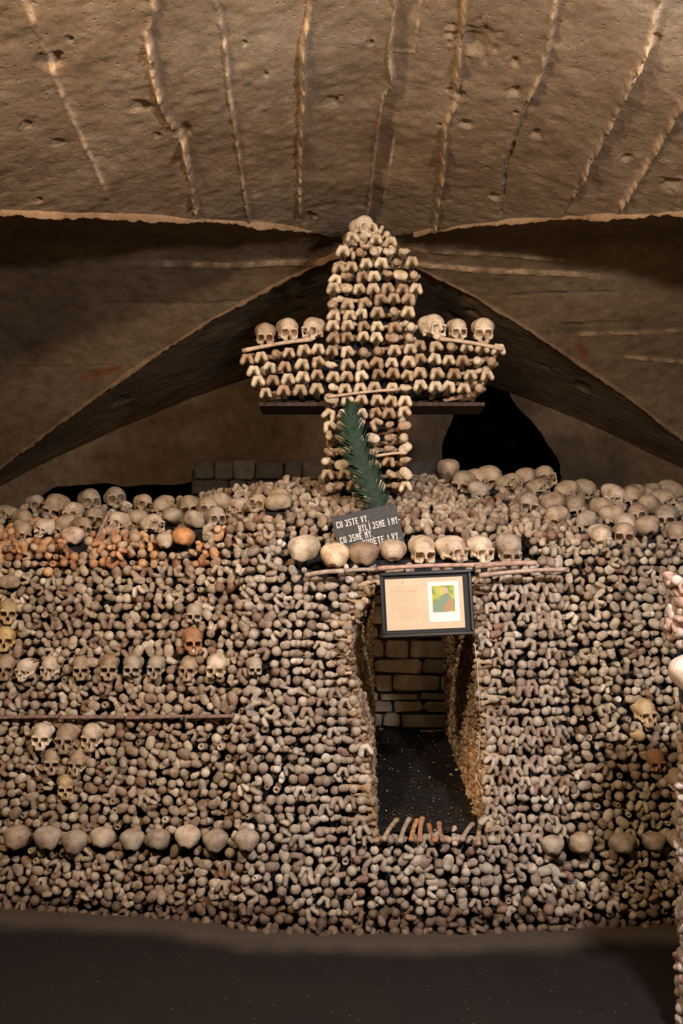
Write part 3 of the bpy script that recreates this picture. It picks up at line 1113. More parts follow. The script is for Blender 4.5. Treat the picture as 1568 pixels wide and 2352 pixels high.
# shelf row in front of the sign
g = 'skulls on the shelf above the doorway'
Ys = float(wall_y(0.2, 1.6)) + 0.06
for (px, py, w, kind, yaw, pit, tint, lab) in [
    (703, 1264, 74, 'dome', 150, -10, PALE, 'large pale skull at the left end of the shelf row, back turned'),
    (769, 1284, 66, 'dome', 180, 5, (0.80, 0.60, 0.40), 'peach coloured skull sitting lowest in the shelf row'),
    (835, 1279, 66, 'dome', 175, 0, (0.36, 0.25, 0.165), 'brown stained skull below the slate sign in the shelf row'),
    (902, 1270, 60, 'dome', 0, 5, LIGHT, 'pale broken skull just above the left top corner of the frame'),
    (970, 1263, 62, 'worn', 8, 8, LIGHT, 'skull with crumbled face above the middle of the frame'),
    (1037, 1262, 66, 'worn', 38, 0, LIGHT, 'skull turned to the right with open cheek, sixth on the shelf'),
    (1104, 1260, 58, 'face', 22, 6, PALE, 'bright skull facing forward with ragged jaw, seventh on the shelf'),
    (1170, 1260, 60, 'worn', 6, 22, GREY, 'greyish skull at the right end of the shelf row'),
]:
    skull(px, py, w, kind, yaw, lab, tint, g, pitch=pit, Y=Ys)

# cross skulls
YX = 5.62
g = 'skulls standing on the bone cross'
for (px, py, w, kind, yaw, pit, tint, lab) in [
    (833, 526, 58, 'face', 28, -8, PALE, 'skull crowning the very top of the bone cross'),
    (609, 768, 50, 'face', 4, 12, TAN, 'darker skull at the outer left end of the cross arm'),
    (661, 758, 54, 'face', 12, 8, LIGHT, 'middle skull of the three on the left cross arm'),
    (720, 756, 54, 'face', -24, 4, LIGHT, 'skull next to the upright on the left cross arm'),
    (992, 752, 60, 'face', 34, 0, PALE, 'largest skull, next to the upright on the right cross arm'),
    (1050, 756, 47, 'face', 8, 12, LIGHT, 'smallest skull, in the middle of the right cross arm'),
    (1109, 758, 53, 'face', -4, 10, LIGHT, 'skull at the outer right end of the cross arm'),
]:
    skull(px, py, w, kind, yaw, lab, tint, g, pitch=pit, Y=YX + .06, block=False)
skull(806, 560, 44, 'dome', 200, 'skull tucked low on the left shoulder of the cross top', TAN, g, Y=YX + .12, block=False)

# rows in the left face
g = 'row of skulls above the wooden slat'
for i, (px, py, w, kind, yaw, tint) in enumerate([(16, 1528, 48, 'face', 0, TAN), (62, 1535, 47, 'face', -28, PALE), (118, 1530, 46, 'face', -18, LIGHT), (188, 1530, 46, 'face', 6, TAN), (250, 1528, 48, 'face', 10, TAN),
                                                   (305, 1529, 46, 'worn', 2, GREY), (360, 1528, 46, 'face', -8, GREY), (436, 1530, 48, 'face', -14, TAN), (498, 1529, 50, 'worn', -6, PALE), (584, 1530, 40, 'worn', 12, GREY)]):
    skull(px, py, w, kind, yaw, '%s skull of the row in the left face above the wooden slat' % (ORD[i] + (' and brightest' if i == 8 else ' (leftmost)' if i == 0 else '')), tint, g, pitch=6, out=0.0)
g = 'skulls set in an inverted triangle'
for (px, py, w, kind, yaw, tint, lab) in [(98, 1686, 50, 'face', 2, (.82, .68, .5), 'bright left skull in the top row of the skull triangle'), (156, 1690, 54, 'face', -8, TAN, 'tan middle skull in the top row of the skull triangle'),
                                       (214, 1687, 54, 'face', -12, LIGHT, 'right skull in the top row of the skull triangle'), (122, 1744, 46, 'face', 6, TAN, 'left skull of the middle pair in the skull triangle'),
                                       (182, 1747, 48, 'face', -14, TAN, 'right skull of the middle pair in the skull triangle'), (152, 1803, 46, 'face', 10, OCHRE, 'single ochre skull at the bottom point of the skull triangle')]:
    skull(px, py, w, kind, yaw, lab, tint, g, pitch=6)
g = 'row of skull domes low on the left'
for i, (px, py, w, tint) in enumerate([(46, 1927, 62, TAN), (110, 1928, 62, GREY), (177, 1935, 57, GREY), (240, 1928, 54, LIGHT), (303, 1932, 58, GREY), (368, 1933, 56, GREY), (433, 1926, 60, LIGHT), (498, 1932, 56, GREY), (566, 1932, 56, GREY)]):
    skull(px, py, w, 'dome', 180 + random.uniform(-20, 20), '%s skull dome from the left in the low row of the left face' % ORD[i], tint, g, pitch=random.uniform(-5, 15))
g = 'row of skull domes low on the right'
for i, (px, py, w, tint) in enumerate([(1267, 1946, 50, GREY), (1328, 1941, 58, TAN), (1424, 1942, 56, GREY), (1498, 1936, 48, GREY), (1556, 1930, 52, TAN)]):
    skull(px, py, w, 'dome', 180 + random.uniform(-20, 20), '%s skull dome from the left in the low row right of the doorway' % ORD[i], tint, g, pitch=random.uniform(-5, 15))
for (px, py, w, kind, yaw, tint, lab) in [
    (20, 1340, 46, 'dome', -80, TAN, 'weathered skull at the left photo edge just under the orange bones'),
    (20, 1400, 50, 'face', 14, OCHRE, 'yellowish skull at the left photo edge, upper of two'),
    (14, 1462, 50, 'face', 6, (0.66, 0.46, 0.20), 'ochre skull at the left photo edge above the long skull row'),
    (443, 1468, 52, 'face', 14, RUST, 'rusty brown skull alone above the long skull row'),
    (447, 1408, 40, 'worn', 0, GREY, 'half buried grey skull above the rusty brown one'),
    (1478, 1632, 54, 'face', 16, OCHRE, 'ochre skull in the right face beside the photo edge'),
    (1465, 1692, 34, 'dome', 20, OCHRE, 'small yellowish skull fragment below the ochre skull on the right'),
    (1504, 1745, 46, 'worn', 4, RUST, 'reddish brown skull low in the right face'),
    (1551, 1790, 50, 'face', 12, TAN, 'tan skull in the right face touching the photo edge'),
    (585, 1240, 1, 'dome', 0, TAN, None),
]:
    if lab: skull(px, py, w, kind, yaw, lab, tint, None, pitch=6)

# heaps of skulls on top
heapL = [(170, 225), (265, 235), (345, 262), (425, 208), (545, 198), (680, 222), (770, 235), (895, 240), (985, 250), (1060, 220), (1122, 245), (1225, 225), (1310, 222),
         (30, 280), (110, 295), (110, 348), (215, 338), (310, 322), (392, 330), (450, 288), (565, 312), (650, 295), (722, 322), (825, 292), (930, 305), (1022, 288)]
heapL = [(x / 2.063, 1050 + y / 2.063, 48) for x, y in heapL]
heapR = [(175, 125), (265, 178), (335, 165), (430, 152), (540, 190), (622, 165), (705, 215), (742, 155), (870, 235), (990, 222), (360, 228), (650, 300), (810, 300), (812, 378), (930, 320), (990, 415),
         (1080, 330), (1160, 252), (1270, 262), (1372, 255), (1500, 232), (1150, 375), (1300, 370), (1470, 380), (1080, 497), (1220, 487), (1350, 460), (1530, 482), (1375, 320), (1230, 430), (1440, 290)]
heapR = [(960 + x / 2.579, 1040 + y / 2.579, 52) for x, y in heapR]
rr = random.Random(4)
for side, lst in (('left', heapL), ('right', heapR)):
    order = sorted(range(len(lst)), key=lambda i: lst[i][0])
    ymid = 1185 if side == 'left' else 1150
    cnt = {}
    for i in order:
        px, py, w = lst[i]
        row = 'back' if py < ymid else 'front'
        cnt[row] = cnt.get(row, 0) + 1
        kind = rr.choice(['dome', 'face', 'face', 'worn'])
        yaw = rr.uniform(-60, 60) if kind != 'dome' else rr.uniform(90, 270)
        tint = rr.choice([TAN, GREY, TAN, (0.42, 0.32, 0.21), LIGHT])
        lab = '%s skull from the left in the %s row of the heap %s of the cross' % (ORD[cnt[row] - 1], row, side)
        skull(px, py, w * rr.uniform(.95, 1.15), kind, yaw, lab, tint, 'skulls heaped on top of the wall', pitch=rr.uniform(-20, 25), roll=rr.uniform(-15, 15), out=0.02)
skull(168, 1236, 50, 'dome', 190, 'pale skull dome lying among the orange bones', (0.70, 0.52, 0.38), None)
skull(425, 1237, 50, 'dome', 160, 'orange stained skull at the right end of the orange bones', (0.75, 0.36, 0.15), None)
skull(379, 1246, 42, 'dome', 190, 'pale skull leaning left of the orange stained skull', LIGHT, None)
for i, (px, py, w, kind, yaw, tint, lab) in enumerate([(645, 1148, 54, 'dome', 150, TAN, 'tan skull on the heap just left of the cross foot'), (560, 1165, 50, 'dome', 100, GREY, 'grey skull on the heap between cross foot and left heap')]):
    skull(px, py, w, kind, yaw, lab, tint, 'skulls heaped on top of the wall')

# ------------------------------------------------------------------ wall bones
def blocked(px, py):
    for (bx, by, rx, ry) in BLOCKS:
        if ((px - bx) / rx) ** 2 + ((py - by) / (ry * .95)) ** 2 < 1.0: return True
    return False


def bone_tint(px, py, r):
    base = [(0.50, 0.41, 0.32), (0.44, 0.36, 0.285), (0.38, 0.295, 0.225), (0.55, 0.47, 0.375), (0.33, 0.245, 0.18), (0.47, 0.385, 0.29)]
    c = np.array(r.choice(base)) * r.uniform(.82, 1.12)
    if r.random() < 0.05: c = np.array((0.30, 0.19, 0.135))
    if r.random() < 0.035: c = np.array((0.70, 0.62, 0.52))
    # orange stained stretch under the left heap
    o_ = float(smooth(560, 430, px) * smooth(1325, 1285, py + 22 * float(vnoise(px, py, 2, .02))) * (py > 1190))
    if px < 520 and 1185 < py < 1330 and r.random() < o_ * 0.95: c = np.array(r.choice([(0.70, 0.43, 0.25), (0.64, 0.36, 0.19), (0.38, 0.19, 0.10), (0.58, 0.43, 0.30), (.45, .33, .24)])) * r.uniform(.8, 1.1)
    # earthy foot of the wall
    foot = 2062 + px * 0.055 if px < 1000 else 2112
    if py > foot - 25 * r.random(): c = np.array((0.17, 0.115, 0.075)) * r.uniform(.7, 1.5)
    elif py < 1245 and 520 < px: c = c * np.array((.90, .83, .74))
    elif px > 1290: c = c * np.array((.98, .95, .86))
    elif px < 560: c = c * np.array((1.02, .97, .89))
    return tuple(c)


rb = random.Random(21)
items = []
z = 0.03
row = 0
while z < 2.46:
    x = -2.35 + (row % 2) * 0.027
    while x < 2.3:
        zz = z + rb.uniform(-.010, .010); xx = x + rb.uniform(-.010, .010)
        step = 0.056
        if zz < float(z_ridge(xx)) + 0.02:
            yy = float(wall_y(xx, zz))
            px, py, dep = px_of((xx, yy, zz))
            near_door = (abs(xx - 0.42) < 0.68 and 0.4 < zz < 1.75)
            if -60 < px < 1640 and not in_door(xx, zz, 0.012) and not blocked(px, py):
                n = wall_normal(xx, zz)
                n = Vector((n.x + rb.gauss(0, .10), n.y, n.z * .35 + rb.gauss(0, .10)))
                if near_door:
                    k = rb.choice([0, 0, 0, 1, 3, 0, 5]); roll = rb.gauss(0, .25)
                    if xx < 0.42: k = rb.choice([1, 1, 0, 5, 3])
                else:
                    k = rb.choice([0, 1, 1, 2, 3, 5, 2, 5, 1, 0, 4 if rb.random() < .4 else 1]); roll = rb.uniform(0, 2 * PI)
                if zz > float(z_turn(xx)) and not near_door: k = rb.choice([0, 0, 3, 1, 5, 2])
                s = rb.uniform(.86, 1.18)
                if k == 0 or k == 2: s *= 0.93
                if px > 1290: s *= .92
                if zz > float(z_turn(xx)): s *= 1.12
                items.append(((xx, yy + rb.uniform(-.012, .022), zz), frame_from(n, roll), s, k, bone_tint(px, py, rb), px, py, dep))
        slope = 1.0
        x += step * (0.9 + .2 * rb.random())
    # tighter rows where the face tips back
    z += 0.047 if z < 1.9 else 0.042
    row += 1


def extra_bones(n, xr, zr, poking):
    pass


SIZE = {0: 1.15, 1: .9, 2: 1.1, 3: 1.0, 4: .6, 5: .8}
vis = [i for i, it in enumerate(items) if 5 < it[5] < 1563 and 1120 < it[6] < 2150]
# the largest on screen, spread by hiding close neighbours
vis.sort(key=lambda i: -items[i][2] * SIZE[items[i][3]] / items[i][7])
chosen = []
for i in vis:
    if len(chosen) >= 288: break
    px, py = items[i][5], items[i][6]
    if 870 < px < 1090 and 1300 < py < 1470: continue
    chosen.append(i)
chs = set(chosen)


def region_label(px, py):
    if py > 1960: return ('long bone end in the lowest courses of the wall below the skull dome rows', 'bone ends in the lowest courses')
    if px > 1290: return ('brownish long bone end in the right face beside the photo edge', 'bone ends in the right face')
    if px > 1100: return ('knobbed grey bone end stacked in rows right of the doorway', 'bone ends right of the doorway')
    if px > 560:
        if py > 1880: return ('pale bone end directly below the doorway sill', 'bone ends below the doorway')
        if py < 1300: return ('bone end in the mound behind the slate sign and shelf skulls', 'bone ends in the mound under the cross')
        return ('grey knobbed bone end stacked left of the doorway', 'bone ends left of the doorway')
    if py < 1330: return ('bone end along the top of the left face below the heaped skulls', 'bone ends at the top of the left face')
    if py < 1500: return ('bone end in the left face above the long skull row', 'bone ends above the long skull row')
    if py < 1645: return ('bone end between the long skull row and the wooden slat', 'bone ends above the wooden slat')
    return ('bone end in the left face between wooden slat and low skull domes', 'bone ends below the wooden slat')


for i in chosen:
    p, R, s, k, tint, px, py, dep = items[i]
    o = bpy.data.objects.new('bone', BONE_ME[k])
    COL.objects.link(o)
    M = Matrix.Translation(Vector(p)) @ R.to_4x4() @ Matrix.Scale(s, 4)
    o.matrix_world = M
    o.color = (*tint, 1)
    lab, grp = region_label(px, py)
    tag(o, lab, 'bone', grp)
rest = [it[:5] for i, it in enumerate(items) if i not in chs]
me = packed('packed_bones', rest, BONES)
o = obj('packed_bones', me)
tag(o, 'thousands of smaller bone ends filling the wall between the larger ones', 'bones', kind='stuff')

# small bones lining the passage sides
jam = []
for side in (-1, 1):
    z = 0.46
    while z < DOOR_Z1 + .03:
        v = 0.0
        while v < 1.0:
            zz = z + rb.uniform(-.01, .01)
            P = jamb_pt(side, min(1, v), zz)
            n = Vector((-side, -0.35, rb.gauss(0, .2)))
            n = Vector((n.x, n.y + rb.gauss(0, .25), n.z))
            c = np.array(rb.choice([(0.50, 0.36, 0.22), (0.40, 0.27, 0.16), (0.58, 0.44, 0.28), (0.30, 0.19, 0.11)])) * rb.uniform(.8, 1.1)
            jam.append((tuple(P + np.array([side * rb.uniform(-.006, .018), 0, 0])), frame_from(n, rb.uniform(0, 6.28)), rb.uniform(.5, .85), rb.choice([1, 5, 2, 3, 4, 0]), tuple(c)))
            v += 0.020
        z += 0.034
o = obj('passage_bones', packed('passage_bones', jam, BONES))
tag(o, 'small brown bones lining both sides of the passage behind the notice', 'bones', kind='stuff')

# ------------------------------------------------------------------ the bone cross
cross = empty('bone_cross', tuple(at(845, 1112, YX)))
tag(cross, 'large cross stacked from knobbed thigh bones, standing on the mound', 'cross')
cx0 = np.array(cross.location)
UPR = [(1125, 738, 948), (1040, 737, 942), (960, 742, 942), (900, 748, 945), (800, 748, 955), (700, 750, 952), (655, 750, 968), (610, 758, 962), (575, 772, 942), (550, 790, 915), (535, 812, 885)]
ARM = [(812, 556, 1156), (845, 568, 1142), (872, 580, 1130), (898, 596, 1112)]


def upr(py):
    ys = [a[0] for a in UPR][::-1]
    return np.interp(py, ys, [a[1] for a in UPR][::-1]), np.interp(py, ys, [a[2] for a in UPR][::-1])


ctint = [(0.66, 0.53, 0.37), (0.60, 0.47, 0.32), (0.52, 0.39, 0.26), (0.72, 0.60, 0.43), (0.44, 0.30, 0.19)]
cb = []
rc = random.Random(5)
py = 1118.0
while py > 540:
    l, r_ = upr(py)
    n = max(2, int(round((r_ - l) / 32.0)))
    tilt = rc.uniform(-5, 5) if not 700 < py < 900 else -1
    ph = rc.uniform(0, 6)
    for k in range(n):
        px = l + 14 + (r_ - l - 28) * (k / max(1, n - 1)) + rc.uniform(-2.5, 2.5)
        yy = py + tilt * ((px - 845) / 100) + 3 * math.sin(px * .022 + ph) + rc.uniform(-3, 3)
        px += rc.uniform(-3, 3)
        kd = 0 if rc.random() < (.82 if py < 960 else .35) else rc.choice([1, 2, 3, 5])
        cb.append((px, yy, YX + rc.uniform(-.018, .018), kd, rc.gauss(0, .14 if py < 960 else .6), 1.0))
    py -= 28.5
for (py, l, r_) in ARM:
    for (a, b) in ((l, 742), (952, r_)):
        n = int(round((b - a) / 33.0))
        for k in range(n):
            px = a + 13 + (b - a - 26) * (k / max(1, n - 1)) + rc.uniform(-2, 2)
            ri = (812, 845, 872, 898).index(py)
            tl = (798 + ri * 30.5 + (.15 - .022 * ri) * (742 - px)) if px < 742 else 790 + ri * 31.5 + .05 * (px - 952)
            cb.append((px, tl + rc.uniform(-2, 2), YX + rc.uniform(-.010, .012), 0 if rc.random() < .9 else 1, rc.gauss(0, .12), 1.0))
# bones facing sideways along the flanks
cbones = []
for (px, py, Yd, k, roll, s) in cb:
    P = at(px, py, Yd)
    n = Vector((rc.gauss(0, .03), -1, rc.gauss(0, .03)))
    cbones.append((P - cx0, frame_from(n, roll), s * rc.uniform(.98, 1.12) * 1.06, k, tuple(np.array(rc.choice(ctint)) * rc.uniform(.85, 1.08))))
side_b = []
for py in np.arange(545, 1115, 27.0):
    l, r_ = upr(py)
    for (edge, sx) in ((l, -1), (r_, 1)):
        for dd in (0.08, 0.19, 0.30):
            if 790 < py < 905 and dd: 
                continue
            P = at(edge, py, YX); P[0] += -sx * 0.045; P[1] += dd
            n = Vector((sx, -0.35 + rc.gauss(0, .2), rc.gauss(0, .1)))
            side_b.append((P - cx0, frame_from(n, rc.uniform(-.4, .4)), rc.uniform(.9, 1.1), rc.choice([0, 1, 5]), tuple(np.array(rc.choice(ctint)) * .92)))
for (py, l, r_) in ARM:
    for (edge, sx) in ((l, -1), (r_, 1)):
        for dd in (0.08, 0.2):
            P = at(edge, py, YX); P[0] += -sx * 0.05; P[1] += dd
            n = Vector((sx, -0.3, rc.gauss(0, .1)))
            side_b.append((P - cx0, frame_from(n, rc.uniform(-.4, .4)), rc.uniform(.9, 1.1), rc.choice([0, 1, 5]), tuple(np.array(rc.choice(ctint)) * .92)))
idx = list(range(len(cbones)))
idx.sort(key=lambda i: -(cbones[i][2] * SIZE[cbones[i][3]]))
big = set(idx[:96])
for i in big:
    p, R, s, k, tint = cbones[i]
    o = bpy.data.objects.new('thigh_bone', BONE_LME[k])
    COL.objects.link(o)
    o.parent = cross
    o.matrix_local = Matrix.Translation(Vector(p)) @ R.to_4x4() @ Matrix.Scale(s, 4)
    o.color = (*tint, 1)
o = obj('stacked_bones', packed('stacked_bones', [cbones[i] for i in range(len(cbones)) if i not in big], BONES_LONG), None, cross)
o['kind'] = 'stuff'
o = obj('side_bones', packed('side_bones', side_b, BONES), None, cross)
o['kind'] = 'stuff'
# crown knobs
crown_items = []
for (px, py) in [(868, 545), (880, 560), (895, 553), (902, 572), (870, 572), (850, 560), (812, 585), (795, 575), (868, 528), (888, 538), (835, 560), (822, 548)]:
    P = at(px, py, YX + .02)
    crown_items.append((P - cx0, frame_from(Vector((rc.gauss(0, .3), -1, rc.gauss(.2, .3))), rc.uniform(0, 6)), rc.uniform(.8, 1.0), rc.choice([1, 5, 0]), tuple(np.array(rc.choice(ctint)))))
o = obj('crown_bones', packed('crown_bones', crown_items, BONES), None, cross); o['kind'] = 'stuff'
# planks carrying the arms
m = MB()
for (a, b) in ((598, 745), (945, 1108)):
    A = at(a, 930, YX + .2); B = at(b, 930, YX + .2)
    m = MB()
    m.box(((A[0] + B[0]) / 2 - cx0[0], YX + .23 - cx0[1], at(850, 916, YX + .05)[2] - .018 - cx0[2]), (B[0] - A[0], .24, .022))
    m.build('arm_plank', M_DWOOD, cross)
m = MB()
z0 = at(845, 1130, YX)[2]; z1 = at(845, 585, YX)[2]
m.box((at(845, 900, YX)[0] - cx0[0], .22, (z0 + z1) / 2 - cx0[2]), (0.34, .10, z1 - z0))
m.build('inner_core', M_SHADE_BACKING, cross)
za, zb = at(845, 905, YX)[2], at(845, 800, YX)[2]
m = MB(); m.box((at(845, 900, YX)[0] - cx0[0], .24, (za + zb) / 2 - cx0[2]), (1.15, .10, (zb - za) * .8)); m.build('arm_core', M_SHADE_BACKING, cross)


def long_bone(name, A, B, r, label, tint, group=None, knob=True, parent=None, cat='bone', mat=None, jag=False):
    A = Vector(A); B = Vector(B); L = (B - A).length
    pts, rad = [], []
    side = (B - A).cross(Vector((0, 1, 0))).normalized()
    for i in range(15):
        t = i / 14
        pts.append(A + (B - A) * t + side * (math.sin(t * PI) * r * .5))
        k = 1.0
        if knob:
            e = min(t, 1 - t)
            k = 1 + 0.75 * math.exp(-(e / .045) ** 2) + .25 * math.exp(-(e / .14) ** 2)
            if e < .01: k = 1.1
        rad.append(r * k * random.uniform(.96, 1.04))
    mb = MB(); org = A
    mb.tube([p - org for p in pts], rad, 12, .85)
    me = mesh_np(name, np.array([tuple(v) for v in mb.v]), mb.f, True)
    me.materials.append(mat or M_BONE)
    o = bpy.data.objects.new(name, me); COL.objects.link(o); o.location = org
    if parent: o.parent = parent; o.location = org - Vector(parent.location)
    o.color = (*tint, 1)
    if label and not parent: tag(o, label, cat, group)
    return o


P_ = (0.60, 0.45, 0.32)
g = 'long bones lying crosswise'
long_bone('long_bone', at(556, 806, YX - .035), at(716, 779, YX - .035), .013, 'long bone lying crosswise along the top of the left cross arm', P_, g)
long_bone('long_bone', at(1008, 778, YX - .035), at(1156, 802, YX - .035), .013, 'long bone lying crosswise along the top of the right cross arm', P_, g)
long_bone('long_bone', at(752, 912, YX - .04), at(918, 894, YX - .04), .010, 'long bone lying crosswise over the upright under the arms', P_, g)
long_bone('long_bone', at(862, 1048, YX - .04), at(934, 1040, YX - .04), .010, 'short bone lying crosswise low on the upright, right of the palm', P_, g)
long_bone('long_bone', at(866, 1306, 5.02), at(1118, 1298, 5.02), .013, 'pinkish long bone under the shelf skulls over the picture frame', (.56, .38, .30), g)
long_bone('long_bone', at(1090, 1302, 5.0), at(1232, 1294, 5.0), .016, 'broad flat brown bone under the right shelf skulls', (.50, .34, .26), g, knob=False)
long_bone('long_bone', at(1100, 1322, 4.99), at(1300, 1308, 4.99), .013, 'long bone with knobbed right end, lowest on the right of the shelf', (.52, .38, .30), g)
long_bone('long_bone', at(700, 1322, 5.03), at(790, 1312, 5.03), .014, 'short pale bone under the leftmost shelf skulls', (.5, .4, .33), g)
long_bone('long_bone', at(790, 1312, 5.06), at(872, 1310, 5.06), .012, 'grey bone under the brown shelf skull left of the frame', (.42, .34, .27), g)
long_bone('long_bone', at(225, 1235, 5.55), at(252, 1175, 5.75), .011, 'thin bone standing upright between skulls of the left heap', (.42, .33, .23), None)
long_bone('long_bone', at(640, 1575, 5.06), at(738, 1610, 5.06), .010, 'thin grey bone lying aslant left of the doorway', (.40, .33, .28), None)
long_bone('long_bone', at(640, 1722, 5.03), at(700, 1734, 5.03), .010, 'short brown bone lying flat left of the doorway', (.42, .28, .2), None)
# sill bones
for (a, b, c, lab) in [((880, 1930), (912, 1882), TAN, 'tan bone leaning at the left end of the doorway sill'), ((918, 1935), (940, 1880), GREY, 'grey brown bone second from the left on the doorway sill'),
                    ((944, 1930), (958, 1884), ORANGE, 'orange bone third from the left on the doorway sill'), ((965, 1932), (970, 1878), (.5, .27, .15), 'rusty bone standing upright in the middle of the doorway sill'),
                    ((1000, 1932), (984, 1894), RUST, 'reddish bone leaning left on the doorway sill'), ((1018, 1932), (1008, 1890), (.45, .27, .17), 'brown bone right of the reddish one on the sill'),
                    ((1045, 1940), (1044, 1900), LIGHT, 'pale upright bone on the right half of the doorway sill'), ((1060, 1930), (1086, 1892), GREY, 'grey bone leaning right on the doorway sill'),
                    ((1098, 1940), (1104, 1895), TAN, 'dull bone standing against the right side of the sill')]:
    long_bone('sill_bone', at(a[0], a[1], 4.93), at(b[0], b[1], 5.12), .012, lab, c, 'bones leaning on the doorway sill')

# wooden slats in the left face
for (a, b, lab) in [((-20, 1647), (140, 1644), 'wooden slat piece at the far left under the long skull row'), ((145, 1646), (290, 1645), 'wooden slat piece right above the skull triangle'),
                    ((293, 1647), (425, 1644), 'wooden slat piece, third from the left under the skull row'), ((428, 1645), (540, 1643), 'wooden slat piece at the right end under the skull row')]:
    PA, PB = hit_wall(*a), hit_wall(*b)
    PA[1] -= .035; PB[1] -= .035
    A = Vector(PA); B = Vector(PB); d = B - A
    m = MB(); m.box((0, 0, 0), (d.length - .004, .035, .017), (0, 0, 0), .004)
    o = m.build('wooden_slat', M_WOOD); o.location = (A + B) / 2
    o.rotation_euler = (random.uniform(-.05, .05), -math.atan2(d.z, d.x), math.atan2(d.y, d.x))
    tag(o, lab, 'wooden slat', 'wooden slats under the skull row')

# ------------------------------------------------------------------ slate sign with stencilled verse
YS = 5.22
A = at(760, 1189, YS); B = at(908, 1155, YS)
ang = math.atan2(B[2] - A[2], B[0] - A[0])
W = math.hypot(B[0] - A[0], B[2] - A[2]); PXW = W / 151.0
H = 118 * PXW
sign = empty('slate_sign', tuple(A + np.array([0, 0, 0])), (0.02, -ang, 0))
tag(sign, 'tilted dark grey board with white stencilled verse behind the shelf skulls', 'sign')
m = MB(); m.box((W / 2, 0.006, -H / 2), (W, .012, H), None, .002); m.build('board', M_SIGN, sign)
G = {  # strokes: x0,z0,x1,z1 in a 0.6 x 1 cell with stencil gaps
    'C': [(0, .05, .2, .95), (.27, .82, .58, 1), (.27, 0, .58, .18), (.42, .7, .58, .82), (.42, .18, .58, .3)],
    'O': [(0, .06, .2, .94), (.4, .06, .6, .94), (.24, .84, .36, 1), (.24, 0, .36, .16)],
    'J': [(.36, .1, .56, 1), (.02, 0, .5, .16), (.0, .1, .16, .3), (.02, .84, .30, 1)],
    'S': [(.02, .55, .2, .92), (.38, .08, .56, .48), (.06, .84, .56, 1), (.02, 0, .5, .16), (.1, .43, .46, .57)],
    'T': [(.2, 0, .4, .8), (0, .84, .6, 1)],
    'E': [(0, 0, .2, 1), (.25, .84, .56, 1), (.25, .43, .5, .57), (.25, 0, .56, .16)],
    'B': [(0, 0, .2, 1), (.25, .84, .5, 1), (.25, .43, .5, .57), (.25, 0, .5, .16), (.42, .1, .6, .45), (.42, .55, .6, .9)],
    'L': [(0, 0, .2, 1), (.25, 0, .56, .16)],
    'I': [(.2, 0, .42, 1)],
    'U': [(0, .1, .2, 1), (.4, .1, .6, 1), (.08, 0, .52, .14)],
    'D': [(0, 0, .2, 1), (.25, .84, .5, 1), (.25, 0, .5, .16), (.42, .1, .6, .9)],
    'V': [('p', (0, 1), (.2, 1), (.36, 0), (.24, 0)), ('p', (.4, 1), (.6, 1), (.40, 0), (.32, .15))],
    'Y': [('p', (0, 1), (.2, 1), (.3, .55), (.2, .45)), ('p', (.4, 1), (.6, 1), (.4, .45), (.32, .55)), (.2, 0, .4, .42)],
    'M': [(0, 0, .17, 1), (.43, 0, .6, 1), ('p', (.19, 1), (.30, .65), (.30, .35), (.19, .7)), ('p', (.41, 1), (.41, .7), (.31, .35), (.31, .65))],
    ',': [(0, -.12, .12, .12)], '.': [(0, 0, .14, .14)], '-': [(0, .42, .45, .56)], ' ': [],
}


def lettering(lines, parent):
    m = MB()
    for (txt, x, z, h, adv) in lines:
        cw = adv * 1.28
        for ch in txt:
            for st in G[ch]:
                if st[0] == 'p':
                    q = [(x + a * cw, -.0035, z + b * h) for a, b in st[1:]]
                else:
                    x0, z0, x1, z1 = st
                    q = [(x + x0 * cw, -.0035, z + z0 * h), (x + x1 * cw, -.0035, z + z0 * h), (x + x1 * cw, -.0035, z + z1 * h), (x + x0 * cw, -.0035, z + z1 * h)]
                n = len(m.v)
                m.v += [Vector(p) for p in q] + [Vector((p[0], 0.0, p[2])) for p in q]
                m.f.append([n, n + 1, n + 2, n + 3])
                for i in range(4):
                    j = (i + 1) % 4; m.f.append([n + i, n + 4 + i, n + 4 + j, n + j])
            x += adv * (.55 if ch in ' .,-' else .72 if ch == 'I' else 1.0)
    o = m.build('lettering', M_WHITE, parent)
    return o


p = PXW
lettering([('CO JSTE VY,', 8 * p, -28 * p, 15.5 * p, 8.0 * p), ('BYLI JSME I MY-', 55 * p, -47 * p, 15.5 * p, 7.7 * p), ('CO JSME MY,', 8 * p, -64 * p, 15.5 * p, 8.2 * p), ('BUDETE I VY.', 57 * p, -82 * p, 15.5 * p, 8.6 * p)], sign)

# ------------------------------------------------------------------ framed notice
YF = 4.93
A = at(871, 1316, YF); B = at(1081, 1307, YF); Cc = at(882, 1466, YF)
ang = math.atan2(B[2] - A[2], B[0] - A[0])
W = math.hypot(B[0] - A[0], B[2] - A[2]); H = abs(A[2] - Cc[2]); pw = W / 210.0
fr = empty('picture_frame', tuple(A), (math.radians(-2), -ang, 0))
tag(fr, 'black framed notice with a small portrait print hanging over the doorway', 'picture frame')
t = 8 * pw
m = MB()
m.box((W / 2, 0, -t / 2), (W, .024, t), None, .003); m.box((W / 2, 0, -H + t / 2), (W, .024, t), None, .003)
m.box((t / 2, 0, -H / 2), (t, .024, H - 2 * t), None, .003); m.box((W - t / 2, 0, -H / 2), (t, .024, H - 2 * t), None, .003)
m.build('frame', M_BLACK, fr)
m = MB(); m.box((W / 2, .008, -H / 2), (W - 2 * t, .004, H - 2 * t)); m.build('mount', M_MAT, fr)
m = MB(); m.box((100.5 * pw, .0045, -74 * pw), (178 * pw, .002, 117 * pw)); pap = m.build('notice_sheet', M_PAPER, fr)
m = MB()
rt = random.Random(3)
